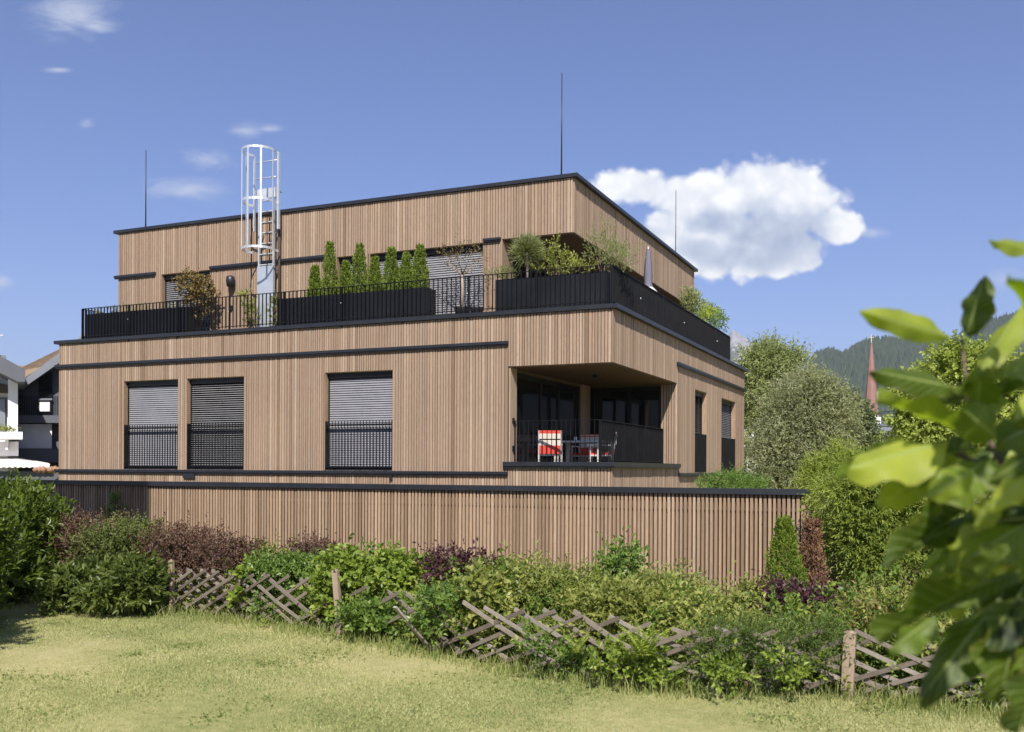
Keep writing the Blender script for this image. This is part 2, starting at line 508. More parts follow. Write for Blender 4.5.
def tree(name, label, base, top_h, lobes, n, k, L, W, mat, droop=.3, trunk_r=.14, trunk_mat='bark', length=.35, spread=.9, shell=.3,
         up=.2, group=None, cat='tree', trunk_top=None):
    o = thing(name, base, label, cat, group)
    P, d = sample_lobes(lobes, n, shell)
    D = d + np.array([0, 0, up]) + rng.normal(size=(n, 3)) * .45
    v, nper, t = shoots(P, D, length * (.5 + rng.random(n)), k, L, W, spread, droop, 3, face=d * .9 + [0, 0, .55])
    fast_mesh('crown', v, nper, t, M[mat], o)
    mb = MB(); b = np.array(base, float)
    tt = trunk_top if trunk_top is not None else top_h * .8
    ts = np.linspace(0, 1, 8)
    axis = np.stack([b[0] + .12 * np.sin(ts * 3) * tt * .1, b[1] + .1 * np.sin(ts * 4) * tt * .1, b[2] - .1 + ts * tt], 1)
    mb.tube(axis, trunk_r * (1 - .8 * ts), 9)
    for l in lobes:
        c = np.array(l[:3]); s = axis[int(np.clip((c[2] - b[2]) / tt * 7 - 2, 1, 6))]
        mb.tube([s, (s + c) / 2 + [0, 0, .08 * tt], c + [0, 0, l[5] * .3]], [trunk_r * .4, trunk_r * .25, trunk_r * .08], 6)
    mb.build('trunk', M[trunk_mat], o, True)
    return o


# ------------------------------------------------------------------ ground, bed, hills
def grid_mesh(name, xs, ys, zf, mat):
    X, Yy = np.meshgrid(xs, ys)
    Z = zf(X, Yy)
    v = np.stack([X, Yy, Z], -1).reshape(-1, 3)
    nx = len(xs); f = []
    for j in range(len(ys) - 1):
        for i in range(nx - 1):
            a = j * nx + i; f.append((a, a + 1, a + nx + 1, a + nx))
    me = bpy.data.meshes.new(name); me.from_pydata(v.tolist(), [], f)
    me.polygons.foreach_set('use_smooth', [True] * len(f))
    return link(name, me, mat, None)


def spaced(lo, hi, near_lo, near_hi, step):
    near = np.arange(near_lo, near_hi + step / 2, step)
    a = near_lo - np.geomspace(step, near_lo - lo, 26)
    b = near_hi + np.geomspace(step, hi - near_hi, 26)
    return np.concatenate([a[::-1], near, b])


g = grid_mesh('ground', spaced(-5600, 4400, -16, 14, .5), spaced(-1500, 6500, -20, 16, .5),
              lambda x, y: gz(x, y) + .012 * np.sin(x * 1.7 + y) * np.cos(y * 1.3 - x * .6), M['lawn'])
tag(g, kind='structure')


def bed():
    mb = MB()
    xs = np.linspace(-13, 14, 110)
    v = []; f = []
    ts = np.linspace(0, 1, 14)
    for x in xs:
        y0 = fence_y(x) + .12 + .12 * math.sin(x * 3.1) + .06 * math.sin(x * 7.7)
        for t in ts:
            y = y0 + (-4.32 - y0) * t
            v.append((x, y, float(gz(x, y)) + (.035 + .02 * math.sin(x * 5 + y * 6)) * (1 if t > 0 else -.3)))
    m = len(ts)
    for i in range(len(xs) - 1):
        for j in range(m - 1):
            a = i * m + j; f.append((a, a + m, a + m + 1, a + 1))
    mb.add(v, f)
    return tag(mb.build('planting_bed', M['soil'], None, True), kind='structure')


bed()


def px_az(px):
    d = ray(px, 471.4)
    return math.atan2(d[0], d[1])


CLIFFS = []


def cliff(P):
    """Bare rock faces: rough patches round a few places on the hillside."""
    out = np.zeros(P.shape[:-1])
    for c, rx, rz in CLIFFS:
        d = np.sqrt(((P[..., 0] - c[0]) ** 2 + (P[..., 1] - c[1]) ** 2) / rx ** 2 + (P[..., 2] - c[2]) ** 2 / rz ** 2)
        d = d + .35 * np.sin(P[..., 0] * .11 + P[..., 2] * .2) * np.sin(P[..., 1] * .09 - P[..., 2] * .13)
        out = np.maximum(out, 1 - sstep(.75, 1.1, d))
    return out


def ridge_terrain(name, pts, dist, depth, mat, base_z, rough, seed, spread=.3):
    """A mountain: its ridge runs at the given distance, slopes fall towards the camera and away."""
    r = np.random.default_rng(seed)
    az = np.array([px_az(p[0]) for p in pts])
    hh = np.array([(471.4 - p[1]) / FPX * dist * 1.0 for p in pts])
    n = 260; A = np.linspace(az[0], az[-1], n); H = np.interp(A, az, hh)
    k = np.arange(n)
    jag = sum(np.sin(k * fq + r.random() * 6) * am for fq, am in ((.21, 1), (.47, .6), (.9, .4), (1.7, .3), (2.6, .22)))
    H = H + jag * rough
    m = 46; v = []; T = np.linspace(-1.0, .8, m)
    P = np.zeros((m, n, 3))
    for j, t in enumerate(T):
        fall = 1 - abs(t) ** 1.15 if t < 0 else 1 - (t / .8) ** 1.3
        wob = np.sin(A * 60 + t * 7) * .03 + np.sin(A * 140 + t * 15) * .015 + r.normal(size=n) * .006
        rr = dist + t * depth
        cs = np.cos(A - math.atan2(CF[0], CF[1]))
        P[j, :, 0] = CAM[0] + np.sin(A) / cs * rr
        P[j, :, 1] = CAM[1] + np.cos(A) / cs * rr
        P[j, :, 2] = base_z + (H - base_z) * np.clip(fall + wob * min(1, 4 * abs(t)) * (abs(t) < .95), 0, 2)
    f = []
    for j in range(m - 1):
        for i in range(n - 1):
            a = j * n + i; f.append((a, a + 1, a + n + 1, a + n))
    me = bpy.data.meshes.new(name); me.from_pydata(P.reshape(-1, 3).tolist(), [], f)
    me.polygons.foreach_set('use_smooth', [True] * len(f))
    if name == 'wooded_hill':
        flat = P.reshape(-1, 3); dd = flat - CAM; de = dd @ CF
        qx = 512 + FPX * (dd @ CR) / de; qy = 366 + SY - FPX * (dd @ CU) / de
        for cx_, cy_, rx, rz in ((845, 384, 12, 16), (881, 398, 16, 26), (866, 405, 16, 20), (897, 383, 10, 9), (838, 396, 8, 18), (985, 360, 20, 14)):
            near = np.argmin(((qx - cx_) ** 2 + (qy - cy_) ** 2) + 1e6 * (flat[:, 1] > CAM[1] + 2100)); CLIFFS.append((flat[near], rx * 1.6, rz * 1.3))
        at_ = me.attributes.new('rock', 'FLOAT', 'POINT'); at_.data.foreach_set('value', cliff(P).reshape(-1).astype(np.float32))
    o = link(name, me, mat, None); tag(o, kind='structure')
    return P


HILL = ridge_terrain('wooded_hill', [(640, 440), (760, 425), (800, 388), (812, 361), (826, 353), (842, 358), (858, 350), (885, 343), (925, 344),
                                     (948, 350), (962, 338), (978, 324), (1024, 317), (1100, 330), (1250, 380), (1400, 440)], 1900, 800, M['hill'], -3, 2.5, 3)
ridge_terrain('rock_mountain', [(420, 440), (600, 385), (690, 352), (722, 338), (733, 332), (741, 337), (752, 343), (765, 352), (800, 372), (860, 400), (960, 440)],
              3600, 900, M['rockmt'], -3, 5.5, 4)
ridge_terrain('far_hill', [(-700, 450), (-400, 412), (-200, 405), (0, 415), (150, 408), (330, 420), (520, 410), (700, 445)], 2400, 700, M['hill'], -3, 2, 8)


def hill_forest():
    m, n, _ = HILL.shape
    cnt = 15000
    j = rng.uniform(8, m * .62, cnt); i = rng.uniform(n * .19, n * .72, cnt)
    j0 = j.astype(int); i0 = i.astype(int); fj = (j - j0)[:, None]; fi = (i - i0)[:, None]
    P = (HILL[j0, i0] * (1 - fj) * (1 - fi) + HILL[j0 + 1, i0] * fj * (1 - fi) + HILL[j0, i0 + 1] * (1 - fj) * fi + HILL[j0 + 1, i0 + 1] * fj * fi)
    # bare cliffs: no trees where a slow pattern says rock
    P = P[cliff(P) < .5]
    cnt = len(P)
    h = rng.uniform(9, 20, cnt); r = h * rng.uniform(.18, .34, cnt)
    tri = []
    a0 = rng.random(cnt) * 6.28
    for k in range(5):
        a = a0 + k * 2 * math.pi / 5; b = a + 2 * math.pi / 5
        p1 = P + np.stack([r * np.cos(a), r * np.sin(a), h * .08], 1); p2 = P + np.stack([r * np.cos(b), r * np.sin(b), h * .08], 1)
        tp = P + np.stack([0 * h, 0 * h, h], 1)
        tri.append(np.stack([p1, p2, tp], 1))
    v = np.stack(tri, 1).reshape(-1, 3)
    o = fast_mesh('forest', v, 3, np.repeat(rng.random(cnt), 5), M['forest'])
    tag(o, 'dark conifer forest covering the hill behind the church spire', 'forest', kind='stuff')


hill_forest()

# ------------------------------------------------------------------ apartment building
HB = thing('apartment_building', (0, 0, -2.5), 'flat roofed apartment building clad in vertical brown timber slats with black trim', 'building')


def rects_minus(u0, u1, z0, z1, holes):
    us = sorted({u0, u1, *[min(max(h[0], u0), u1) for h in holes], *[min(max(h[1], u0), u1) for h in holes]})
    zs = sorted({z0, z1, *[min(max(h[2], z0), z1) for h in holes], *[min(max(h[3], z0), z1) for h in holes]})
    out = []
    for a, b in zip(us[:-1], us[1:]):
        run = None
        for c, d in zip(zs[:-1], zs[1:]):
            mu, mz = (a + b) / 2, (c + d) / 2
            ok = not any(h[0] < mu < h[1] and h[2] < mz < h[3] for h in holes)
            if ok: run = (run[0], d) if run else (c, d)
            elif run: out.append((a, b, *run)); run = None
        if run: out.append((a, b, *run))
    return out


def slat_wall(mb, axis, plane, out, u0, u1, z0, z1, holes, widths=(.040, .050, .060), gap=.017, th=.026, zj=None):
    """Vertical slats standing off a plane. axis 'y': the wall lies in y=plane and u runs in x."""
    r = np.random.default_rng(int(abs(plane * 97 + u0 * 31 + z0 * 7)) + 3)
    u = u0
    while u < u1 - .01:
        w = min(r.choice(widths), u1 - u)
        t = np.clip(.5 + r.normal() * .2, 0, 1); pr = th + r.normal() * .002
        mu = u + w / 2
        cuts = sorted([(h[2], h[3]) for h in holes if h[0] - .004 < mu < h[1] + .004])
        segs = []; a = z0
        for c in cuts:
            if c[0] > a + .02: segs.append((a, c[0]))
            a = max(a, c[1])
        if a < z1 - .02: segs.append((a, z1))
        for (s0, s1) in segs:
            tt = np.clip(t + r.normal() * .08, 0, 1)
            lo, hi = (plane, plane + out * pr) if out > 0 else (plane - pr, plane)
            if axis == 'y': mb.box(u, u + w, lo, hi, s0, s1, tt)
            else: mb.box(lo, hi, u, u + w, s0, s1, tt)
        u += w + gap


def core_wall(mb, axis, p0, p1, u0, u1, z0, z1, holes):
    for (a, b, c, d) in rects_minus(u0, u1, z0, z1, holes):
        if axis == 'y': mb.box(a, b, p0, p1, c, d)
        else: mb.box(p0, p1, a, b, c, d)


LX0, LX1, LY1 = -15.2, 0.0, 13.69
UX0, UX1, UY0, UY1 = -14.19, -1.224, 1.016, 11.85
ZB = -2.75
# (u0, u1, z0, z1) openings
FH = [(-12.94, -11.135, -.2, 2.022), (-10.9, -9.125, -.2, 2.022), (-6.865, -5.05, -.2, 2.022)]
FL = (-2.27, .1, -.06, 1.99)
RH = [(6.9, 8.3, -.215, 1.985), (10.17, 12.26, -.215, 1.985)]
RL = (-.1, 5.05, -.06, 1.99)
clad = MB(); core = MB()
T = .026                                    # slat thickness: outer faces sit on the fitted planes
slat_wall(clad, 'y', T, -1, LX0 + .02, LX1 - .002, ZB, 3.06, FH + [FL])
slat_wall(clad, 'x', LX1 - T, 1, .03, LY1 - .02, ZB, 3.06, RH + [RL])
slat_wall(clad, 'x', LX0 + T, -1, .03, LY1 - .02, ZB, 3.06, [])
slat_wall(clad, 'y', LY1 - T, 1, LX0 + .02, LX1 - .02, ZB, 3.06, [])
core_wall(core, 'y', T, .35, LX0 + T, LX1 - T, ZB, 3.06, FH + [FL])
core_wall(core, 'x', -.35, -T, .35, LY1 - .35, ZB, 3.06, RH + [(-.1, 5.32, -.06, 1.99)])
core_wall(core, 'x', LX0 + T, LX0 + .35, .35, LY1 - .35, ZB, 3.06, [])
core_wall(core, 'y', LY1 - .35, LY1 - T, LX0 + T, LX1 - T, ZB, 3.06, [])
lower = core.build('lower_storey_wall', M['backing'], HB)
clad.build('timber_cladding', M['clad'], lower)

UH = [(-12.69, -11.05, 3.15, 4.885), (-7.25, -6.48, 3.15, 4.885), (-6.34, -3.35, 3.15, 4.885)]
UL = (-2.93, -1.0, 3.15, 4.92)
URL = (.9, 11.29, 3.15, 4.92)
clad = MB(); core = MB()
slat_wall(clad, 'y', UY0 + T, -1, UX0 + .02, UX1 - .002, 3.16, 6.085, UH + [UL], widths=(.042, .052, .062))
slat_wall(clad, 'x', UX1 - T, 1, UY0 + .03, UY1 - .02, 3.16, 6.085, [URL])
slat_wall(clad, 'x', UX0 + T, -1, UY0 + .03, UY1 - .02, 3.16, 6.085, [])
slat_wall(clad, 'y', UY1 - T, 1, UX0 + .02, UX1 - .02, 3.16, 6.085, [])
core_wall(core, 'y', UY0 + T, UY0 + .35, UX0 + T, UX1 - T, 3.16, 6.085, UH + [UL])
core_wall(core, 'x', UX1 - .35, UX1 - T, UY0 + .35, UY1 - .35, 3.16, 6.085, [(.9, 11.5, 3.15, 4.92)])
core_wall(core, 'x', UX0 + T, UX0 + .35, UY0 + .35, UY1 - .35, 3.16, 6.085, [])
core_wall(core, 'y', UY1 - .35, UY1 - T, UX0 + T, UX1 - T, 3.16, 6.085, [])
upper = core.build('upper_storey_wall', M['backing'], HB)
clad.build('timber_cladding', M['clad'], upper)

# recessed terrace of the upper storey and recessed balcony of the lower one
rec = MB()
rec.box(-3.2, -2.93, UY0 + .35, 1.62, 3.16, 4.92); rec.box(-3.2, -2.93, 3.8, 11.5, 3.16, 4.92)
rec.box(-3.2, -2.93, 1.62, 3.8, 4.72, 4.92)
rec.box(-2.93, UX1 - T - .002, 11.29 + T, 11.48, 3.16, 4.92)
o = rec.build('recess_wall', M['backing'], HB)
c2 = MB(); c2.box(-2.93, -2.90, UY0 + .002, 1.62, 3.17, 4.915, .6); c2.build('jamb_board', M['clad'], o)
c2 = MB(); slat_wall(c2, 'x', -2.93, 1, 3.82, 11.28, 3.17, 4.915, []); c2.build('timber_cladding', M['clad'], o)
c2 = MB(); slat_wall(c2, 'y', 11.29 + T, -1, -2.89, UX1 - .03, 3.17, 4.915, []); c2.build('timber_cladding', M['clad'], o)
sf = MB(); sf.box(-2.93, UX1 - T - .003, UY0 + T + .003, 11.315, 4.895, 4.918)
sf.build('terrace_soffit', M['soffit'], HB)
gm = MB(); gm.box(-3.08, -3.05, 1.62, 3.8, 3.16, 4.72)
fm = MB()
for y in (1.62, 2.68, 3.74): fm.box(-3.05, -2.98, y, y + .06, 3.16, 4.72)
fm.box(-3.06, -2.985, 1.68, 3.74, 4.64, 4.715); fm.box(-3.06, -2.985, 1.68, 3.74, 3.165, 3.24)
gd = fm.build('terrace_door', M['frame'], HB); gm.build('pane', M['glass'], gd)

rec = MB()
rec.box(-2.6, -2.27, 4.32, 5.05, -.3, 1.99); rec.box(-.4, -T - .001, 5.05 + T, 5.3, -.3, 1.99)
rec.box(-2.6, -2.27, .352, 4.32, 1.9, 1.99); rec.box(-2.6, -.4, 5.08, 5.35, 1.93, 1.99)
o = rec.build('balcony_wall', M['backing'], HB)
c2 = MB(); c2.box(-2.27, -2.245, T + .004, .37, -.045, 1.967, .9); c2.build('jamb_board', M['clad'], o)
c2 = MB(); slat_wall(c2, 'x', -2.27, 1, 4.33, 5.04, -.245, 1.967, []); c2.build('timber_cladding', M['clad'], o)
c2 = MB(); slat_wall(c2, 'y', 5.05 + T, -1, -.4, -.004, -.245, 1.967, []); c2.build('timber_cladding', M['clad'], o)
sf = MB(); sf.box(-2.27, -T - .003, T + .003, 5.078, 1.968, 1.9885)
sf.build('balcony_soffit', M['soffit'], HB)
fl = MB(); fl.box(-2.6, -T - .004, .352, 5.35, -.34, -.25)
fl.build('balcony_floor', M['deck'], HB)


def glass_front(axis, plane, cuts, z0, z1, into):
    """Tall glazing: frame bars at the cuts, one pane behind; 'into' is the side of the room."""
    fm = MB(); gm = MB()
    q = lambda mb, u0, u1, d0, d1, a, b: mb.box(u0, u1, min(plane + d0, plane + d1), max(plane + d0, plane + d1), a, b) if axis == 'y' else \
        mb.box(min(plane + d0, plane + d1), max(plane + d0, plane + d1), u0, u1, a, b)
    for i, c in enumerate(cuts):
        q(fm, c - .045, c + .045, .04 * into, .13 * into, z0, z1)
    for a, b in zip(cuts[:-1], cuts[1:]):
        q(fm, a + .045, b - .045, .045 * into, .125 * into, z1 - .1, z1); q(fm, a + .045, b - .045, .045 * into, .125 * into, z0, z0 + .09)
        q(gm, a + .045, b - .045, .075 * into, .095 * into, z0 + .09, z1 - .1)
    o = fm.build('balcony_door', M['frame'], HB); gm.build('pane', M['glass'], o)
    return o


glass_front('x', -2.27, [.42, 1.9, 3.0, 4.27], -.25, 1.9, -1)
glass_front('y', 5.08, [-2.22, -1.25, -.445], -.25, 1.93, 1)
rm = MB(); rm.box(-2.40, -2.385, 2.0, 4.22, .0, 1.85)
rm.build('closed_roller_screen', M['railing'], HB)
cur = MB()
for k in range(9): cur.tube([(-.60 - .03 * k, 5.33 + .015 * (k % 2), 0), (-.60 - .03 * k, 5.33 + .015 * (k % 2), 1.85)], .02, 6)
cur.build('curtain', M['pale'], HB)
lm = MB(); lm.lathe((-1.1, 2.2, 1.905), [(.07, 0), (.09, .02), (.09, .085)], 18)
lm.build('ceiling_lamp', M['metal'], HB)
for zz in (.86, .28):
    sm = MB(); sm.box(-2.215 - .03, -2.215, .14, .2, zz - .06, zz + .06)
    sm.build('wall_socket', M['railing'], HB)

# caps, roof, trim bands
mb = MB(); mb.box(UX0 - .12, UX1 + .09, UY0 - .05, UY1 + .1, 6.09, 6.168); mb.box(UX0 - .05, UX1 + .04, UY0 - .02, UY1 + .04, 6.168, 6.178)
mb.build('roof', M['metal'], HB)
mb = MB(); mb.box(LX0 - .12, LX1 + .1, -.055, LY1 + .1, 3.065, 3.15)
mb.build('parapet_cap', M['metal'], HB)
mb = MB(); mb.box(LX0 + .25, LX1 - .25, .25, LY1 - .25, 3.15, 3.158)
mb.build('terrace_floor', M['deck'], HB)


def band(axis, plane, out, u0, u1, ztop, h=.06, pr=.07):
    mb = MB()
    lo, hi = (plane, plane + out * pr) if out > 0 else (plane - pr, plane)
    if axis == 'y': mb.box(u0, u1, lo, hi, ztop - h, ztop); mb.box(u0 + .01, u1 - .01, lo + .02, hi, ztop - h - .03, ztop - h)
    else: mb.box(lo, hi, u0, u1, ztop - h, ztop); mb.box(lo, hi - .02, u0 + .01, u1 - .01, ztop - h - .03, ztop - h)
    return mb.build('trim_band', M['metal'], HB)


band('y', -.001, -1, LX0 - .07, -2.27, 2.515)
band('x', .001, 1, 4.99, LY1 + .07, 2.50)
band('y', -.001, -1, LX0 - .07, -2.27, -.205)
band('x', .001, 1, 5.2, LY1 + .07, -.225)
band('y', -.001, -1, -2.36, .082, .0, .09, .085)
band('x', .001, 1, -.0005, 5.14, .0, .09, .085)
band('y', UY0 - .001, -1, UX0 - .08, -12.86, 4.955)
band('y', UY0 - .001, -1, -11.045, -7.28, 4.955)
band('y', UY0 - .001, -1, -3.35, -2.93, 4.955, .05)
for a_, b_ in ((-10.95, -10.6), (-5.12, -5.06)):
    mb = MB(); mb.box(a_, b_, -.05, -.002, -.41, -.3); mb.build('drip_outlet', M['metal'], HB)


def blind_mesh(axis, plane, u0, u1, z0, z1, tilt, pitch, depth=.066):
    mb = MB(); z = z1 - .04
    while z > z0 + .02:
        for (a, b, zz0, zz1) in ((-.5, 0, -.5, .06), (0, .5, .06, .5)):
            dz = math.sin(tilt) * depth; dy = math.cos(tilt) * depth
            y0, y1 = plane + a * dy, plane + b * dy
            za, zb = z + a * dz + .006 * (zz0 < -.1) * 0, z + b * dz
            if a < 0: za -= .003
            else: zb -= .003
            if axis == 'y': mb.add([(u0, y0, za), (u1, y0, za), (u1, y1, zb), (u0, y1, zb)], [(0, 1, 2, 3)], .5)
            else: mb.add([(y0, u1, za), (y0, u0, za), (y1, u0, zb), (y1, u1, zb)], [(0, 1, 2, 3)], .5)
        z -= pitch
    return mb


def window(axis, plane, into, u0, u1, z0, z1, tilt, blind_mat, rail=None, pitch=.052, blind_bottom=None, guard=True):
    """into: +1/-1 direction from the facade into the building."""
    q = lambda mb, a, b, d0, d1, c, d, t=.5: mb.box(a, b, min(plane + into * d0, plane + into * d1), max(plane + into * d0, plane + into * d1), c, d, t) if axis == 'y' \
        else mb.box(min(plane + into * d0, plane + into * d1), max(plane + into * d0, plane + into * d1), a, b, c, d, t)
    fm = MB()
    for a, b in ((u0 + .02, u0 + .1), (u1 - .1, u1 - .02), ((u0 + u1) / 2 - .05, (u0 + u1) / 2 + .05)):
        q(fm, a, b, .25, .33, z0, z1)
    for a, b in ((z0, z0 + .09), (z1 - .08, z1)):
        q(fm, u0 + .1, (u0 + u1) / 2 - .05, .252, .328, a, b); q(fm, (u0 + u1) / 2 + .05, u1 - .1, .252, .328, a, b)
    w = fm.build('window', M['frame'], HB)
    g = MB(); q(g, u0 + .02, u1 - .02, .285, .30, z0 + .03, z1 - .03); g.build('pane', M['glass'], w)
    rv = MB()
    q(rv, u0, u0 + .018, .0, .25, z0, z1, .4); q(rv, u1 - .018, u1, .0, .25, z0, z1, .6); q(rv, u0 + .018, u1 - .018, .03, .25, z1 - .015, z1, .5)
    rv.build('reveal', M['reveal'], w)
    sl = MB(); q(sl, u0 + .018, u1 - .018, .0, .25, z0, z0 + .02); sl.build('sill', M['metal'], w)
    hb = MB(); q(hb, u0 + .02, u1 - .02, .10, .2, z1 - .13, z1 - .016); hb.build('blind_box', M['frame'], w)
    bl = blind_mesh(axis, plane + into * .16, u0 + .045, u1 - .03, blind_bottom if blind_bottom else z0 + .06, z1 - .13, tilt * into, pitch)
    bl.build('blind', blind_mat, w)
    for a_, b_ in ((u0 + .02, u0 + .04), (u1 - .025, u1 - .019)):
        gr = MB(); q(gr, a_, b_, .13, .19, z0 + .021, z1 - .131); gr.build('guide_rail', M['frame'], w)
    if rail:
        rr = MB(); d0, d1 = .03, .055
        q(rr, u0 + .02, u1 - .02, d0, d1 + .01, rail - .11, rail - .07); q(rr, u0 + .02, u1 - .02, d0, d1 + .01, z0 + .06, z0 + .1)
        n = int((u1 - u0) / .085)
        for i in range(n + 1):
            u = u0 + .025 + (u1 - u0 - .07) * i / n
            if i in (0, n): q(rr, u, u + .02, .0, .11, z0 + .02, rail)
            else: q(rr, u + .004, u + .016, .012, d0 - .001, z0 + .03, rail)
            if axis == 'x' and 0 < i < n: q(rr, u + .004, u + .016, d1 + .011, d1 + .03, z0 + .03, rail)
        rr.build('window_railing', M['railing'], w)
    return w


window('y', .0, 1, *FH[0], 1.12, M['blind'], .92)
window('y', .0, 1, *FH[1], .42, M['blind_dark'], .92)
window('y', .0, 1, *FH[2], 1.12, M['blind'], .915)
window('x', .0, -1, *RH[0], .35, M['blind_dark'], .83)
window('x', .0, -1, *RH[1], .8, M['blind'], .83)
window('y', UY0, 1, *UH[0], .8, M['blind'])
window('y', UY0, 1, *UH[1], 1.1, M['blind'])
window('y', UY0, 1, *UH[2], 1.1, M['blind'])

# terrace railing: three runs, flat balusters standing across the run
def railing_run(p0, p1, z0, z1, parent, pitch=.108, bar=(.010, .034), posts=5, name='terrace_railing'):
    p0 = np.array(p0, float); p1 = np.array(p1, float); d = p1 - p0; ln = np.linalg.norm(d); d /= ln
    mb = MB()
    mb.beam((*p0, z1 - .006), (*p1, z1 - .006), .045, .012); mb.beam((*p0, z0 + .07), (*p1, z0 + .07), .04, .012)
    n = int(ln / pitch)
    for i in range(1, n):
        q = p0 + d * ln * i / n
        mb.beam((*q, z0 + .03), (*q, z1 - .013), bar[1], bar[0], up=(d[0], d[1], 0))
    o = mb.build(name, M['railing'], parent)
    for i in range(posts + 1):
        q = p0 + d * ln * i / posts
        pm = MB(); pm.beam((*q, z0 - .12), (*q, z1 - .013), .05, .016, up=(d[0], d[1], 0))
        pm.build('railing_post', M['railing'], o)
        if 0 < i < posts:
            bm_ = MB()
            if i % 2 and name == 'terrace_railing':
                bm_.lathe((q[0] + d[1] * .035, q[1] - d[0] * .035, z0 + .42), [(.006, -.008), (.009, 0), (.006, .008)], 8)
                bm_.build('bolt', M['galv'], o)
    return o


RZ0, RZ1 = 3.15, 3.94
railing_run((-14.36, .0), (-.045, .0), RZ0, RZ1, HB, posts=9)
railing_run((-.045, .03), (-.045, 11.5), RZ0, RZ1, HB, posts=6)
railing_run((-14.36, .03), (-14.36, 12.8), RZ0, RZ1, HB, posts=5)
railing_run((-.07, 11.5), (-1.2, 11.5), RZ0, RZ1, HB, posts=1)
railing_run((-2.24, .27), (-.36, .27), -.03, .87, HB, .1, (.009, .022), posts=2, name='balcony_railing')
railing_run((-.36, .295), (-.36, 5.03), -.03, .87, HB, .1, (.009, .022), posts=3, name='balcony_railing')

# roof access ladder with safety cage
mb = MB()
for x in (-9.45, -9.01): mb.beam((x, .82, 3.2), (x, .82, 6.55), .03, .06, up=(0, 1, 0))
z = 4.82
while z < 6.5: mb.tube([(-9.45, .82, z), (-9.01, .82, z)], .016, 8); z += .26
for z in (3.5, 4.7, 5.6):
    for x in (-9.45, -9.01): mb.beam((x, .82, z), (x, 1.016, z), .03, .03)
LAD = mb.build('roof_ladder', M['galv'], HB)
for x in (-9.58, -8.86):
    mb = MB(); mb.beam((x, .80, 5.65), (x, .80, 7.5), .03 if x < -9 else .05, .07, up=(0, 1, 0)); mb.build('upper_stringer', M['galv'], LAD)
for z in (6.95, 7.35):
    mb = MB(); mb.tube([(-9.58, .84, z), (-8.86, .84, z)], .013, 8); mb.build('grab_rail', M['galv'], LAD, True)
CC, CRAD = np.array([-9.22, .52]), .40
angs = np.linspace(R(150), R(390), 15)
for z, hw in ((5.12, .035), (6.27, .04), (7.5, .035)):
    mb = MB(); pts = [(CC[0] + CRAD * math.cos(a), CC[1] + CRAD * 1.05 * math.sin(a), z) for a in angs]
    pts = [(-9.58, .80, z)] + pts + [(-8.86, .80, z)]
    for a, b in zip(pts[:-1], pts[1:]): mb.beam(a, b, .010, hw * 1.6)
    mb.build('cage_hoop', M['galv'], LAD)
for a in (R(178), R(225), R(270), R(315), R(362)):
    mb = MB(); x, y = CC[0] + CRAD * math.cos(a), CC[1] + CRAD * 1.05 * math.sin(a)
    mb.beam((x, y, 5.08), (x, y, 7.53), .045, .012, up=(math.cos(a), math.sin(a), 0)); mb.build('cage_bar', M['galv'], LAD)
mb = MB(); mb.box(-9.56, -8.88, .83, .98, 6.58, 6.62); mb.box(-9.56, -8.88, .80, .83, 6.44, 6.68); mb.build('step_plate', M['galv'], LAD)
mb = MB(); mb.box(-9.47, -8.99, .77, .80, 3.2, 4.78); mb.build('climb_guard', M['plate'], LAD)
mb = MB(); mb.tube([(-8.93, .93, 3.2), (-8.93, .93, 6.05)], .03, 8); mb.build('downpipe', M['darkwood'], LAD, True)

LAD.location.x += .08
# lightning rods
for px, ytop, yb, Y in ((146, 150, 226, 2.2), (562, 73, 174, 2.4)):
    p = on_y(px, ytop, Y); mb = MB()
    mb.tube([(p[0], p[1], 6.17), (p[0], p[1], (p[2] + 6.17) / 2), (p[0], p[1], p[2])], [.022, .016, .010], 7)
    mb.lathe((p[0], p[1], 6.17), [(.14, 0), (.14, .05), (.03, .07)], 14)
    mb.build('lightning_rod', M['metal'], HB, True)
p = on_x(676, 190, -2.6); mb = MB(); mb.tube([(p[0], p[1], 6.17), (p[0], p[1], p[2])], [.02, .01], 7); mb.build('lightning_rod', M['metal'], HB, True)

# outdoor lamps
p = on_y(232, 282, UY0 - .06); mb = MB()
mb.lathe((p[0], p[1] - .06, p[2]), [(.03, -.14), (.09, -.12), (.11, .02), (.10, .12), (.04, .15)], 16); mb.box(p[0] - .03, p[0] + .03, p[1] - .02, UY0 - .002, p[2] - .05, p[2] + .05)
mb.build('wall_lamp', M['metal'], HB, True)
p = on_y(231, 308, UY0 - .01); mb = MB(); mb.box(p[0] - .04, p[0] + .04, UY0 - .05, UY0 - .002, p[2] - .06, p[2] + .06); mb.build('wall_socket', M['metal'], HB)

# ------------------------------------------------------------------ terrace planters and plants
def planter(x0, x1, y0, y1, z0, z1, label):
    o = thing('planter', ((x0 + x1) / 2, (y0 + y1) / 2, z0), label, 'planter', 'black planters along the terrace railing')
    mb = MB(); t = .03
    mb.box(x0, x1, y0, y0 + t, z0, z1); mb.box(x0, x1, y1 - t, y1, z0, z1); mb.box(x0, x0 + t, y0 + t, y1 - t, z0, z1); mb.box(x1 - t, x1, y0 + t, y1 - t, z0, z1)
    x = x0 + .05
    while x < x1 - .04:
        mb.box(x, x + .018, y0 - .008, y0, z0, z1 - .03); x += .11
    mb.build('box', M['planter'], o)
    sm = MB(); sm.box(x0 + t, x1 - t, y0 + t, y1 - t, z1 - .12, z1 - .07); sm.build('soil', M['soil'], o)
    return o


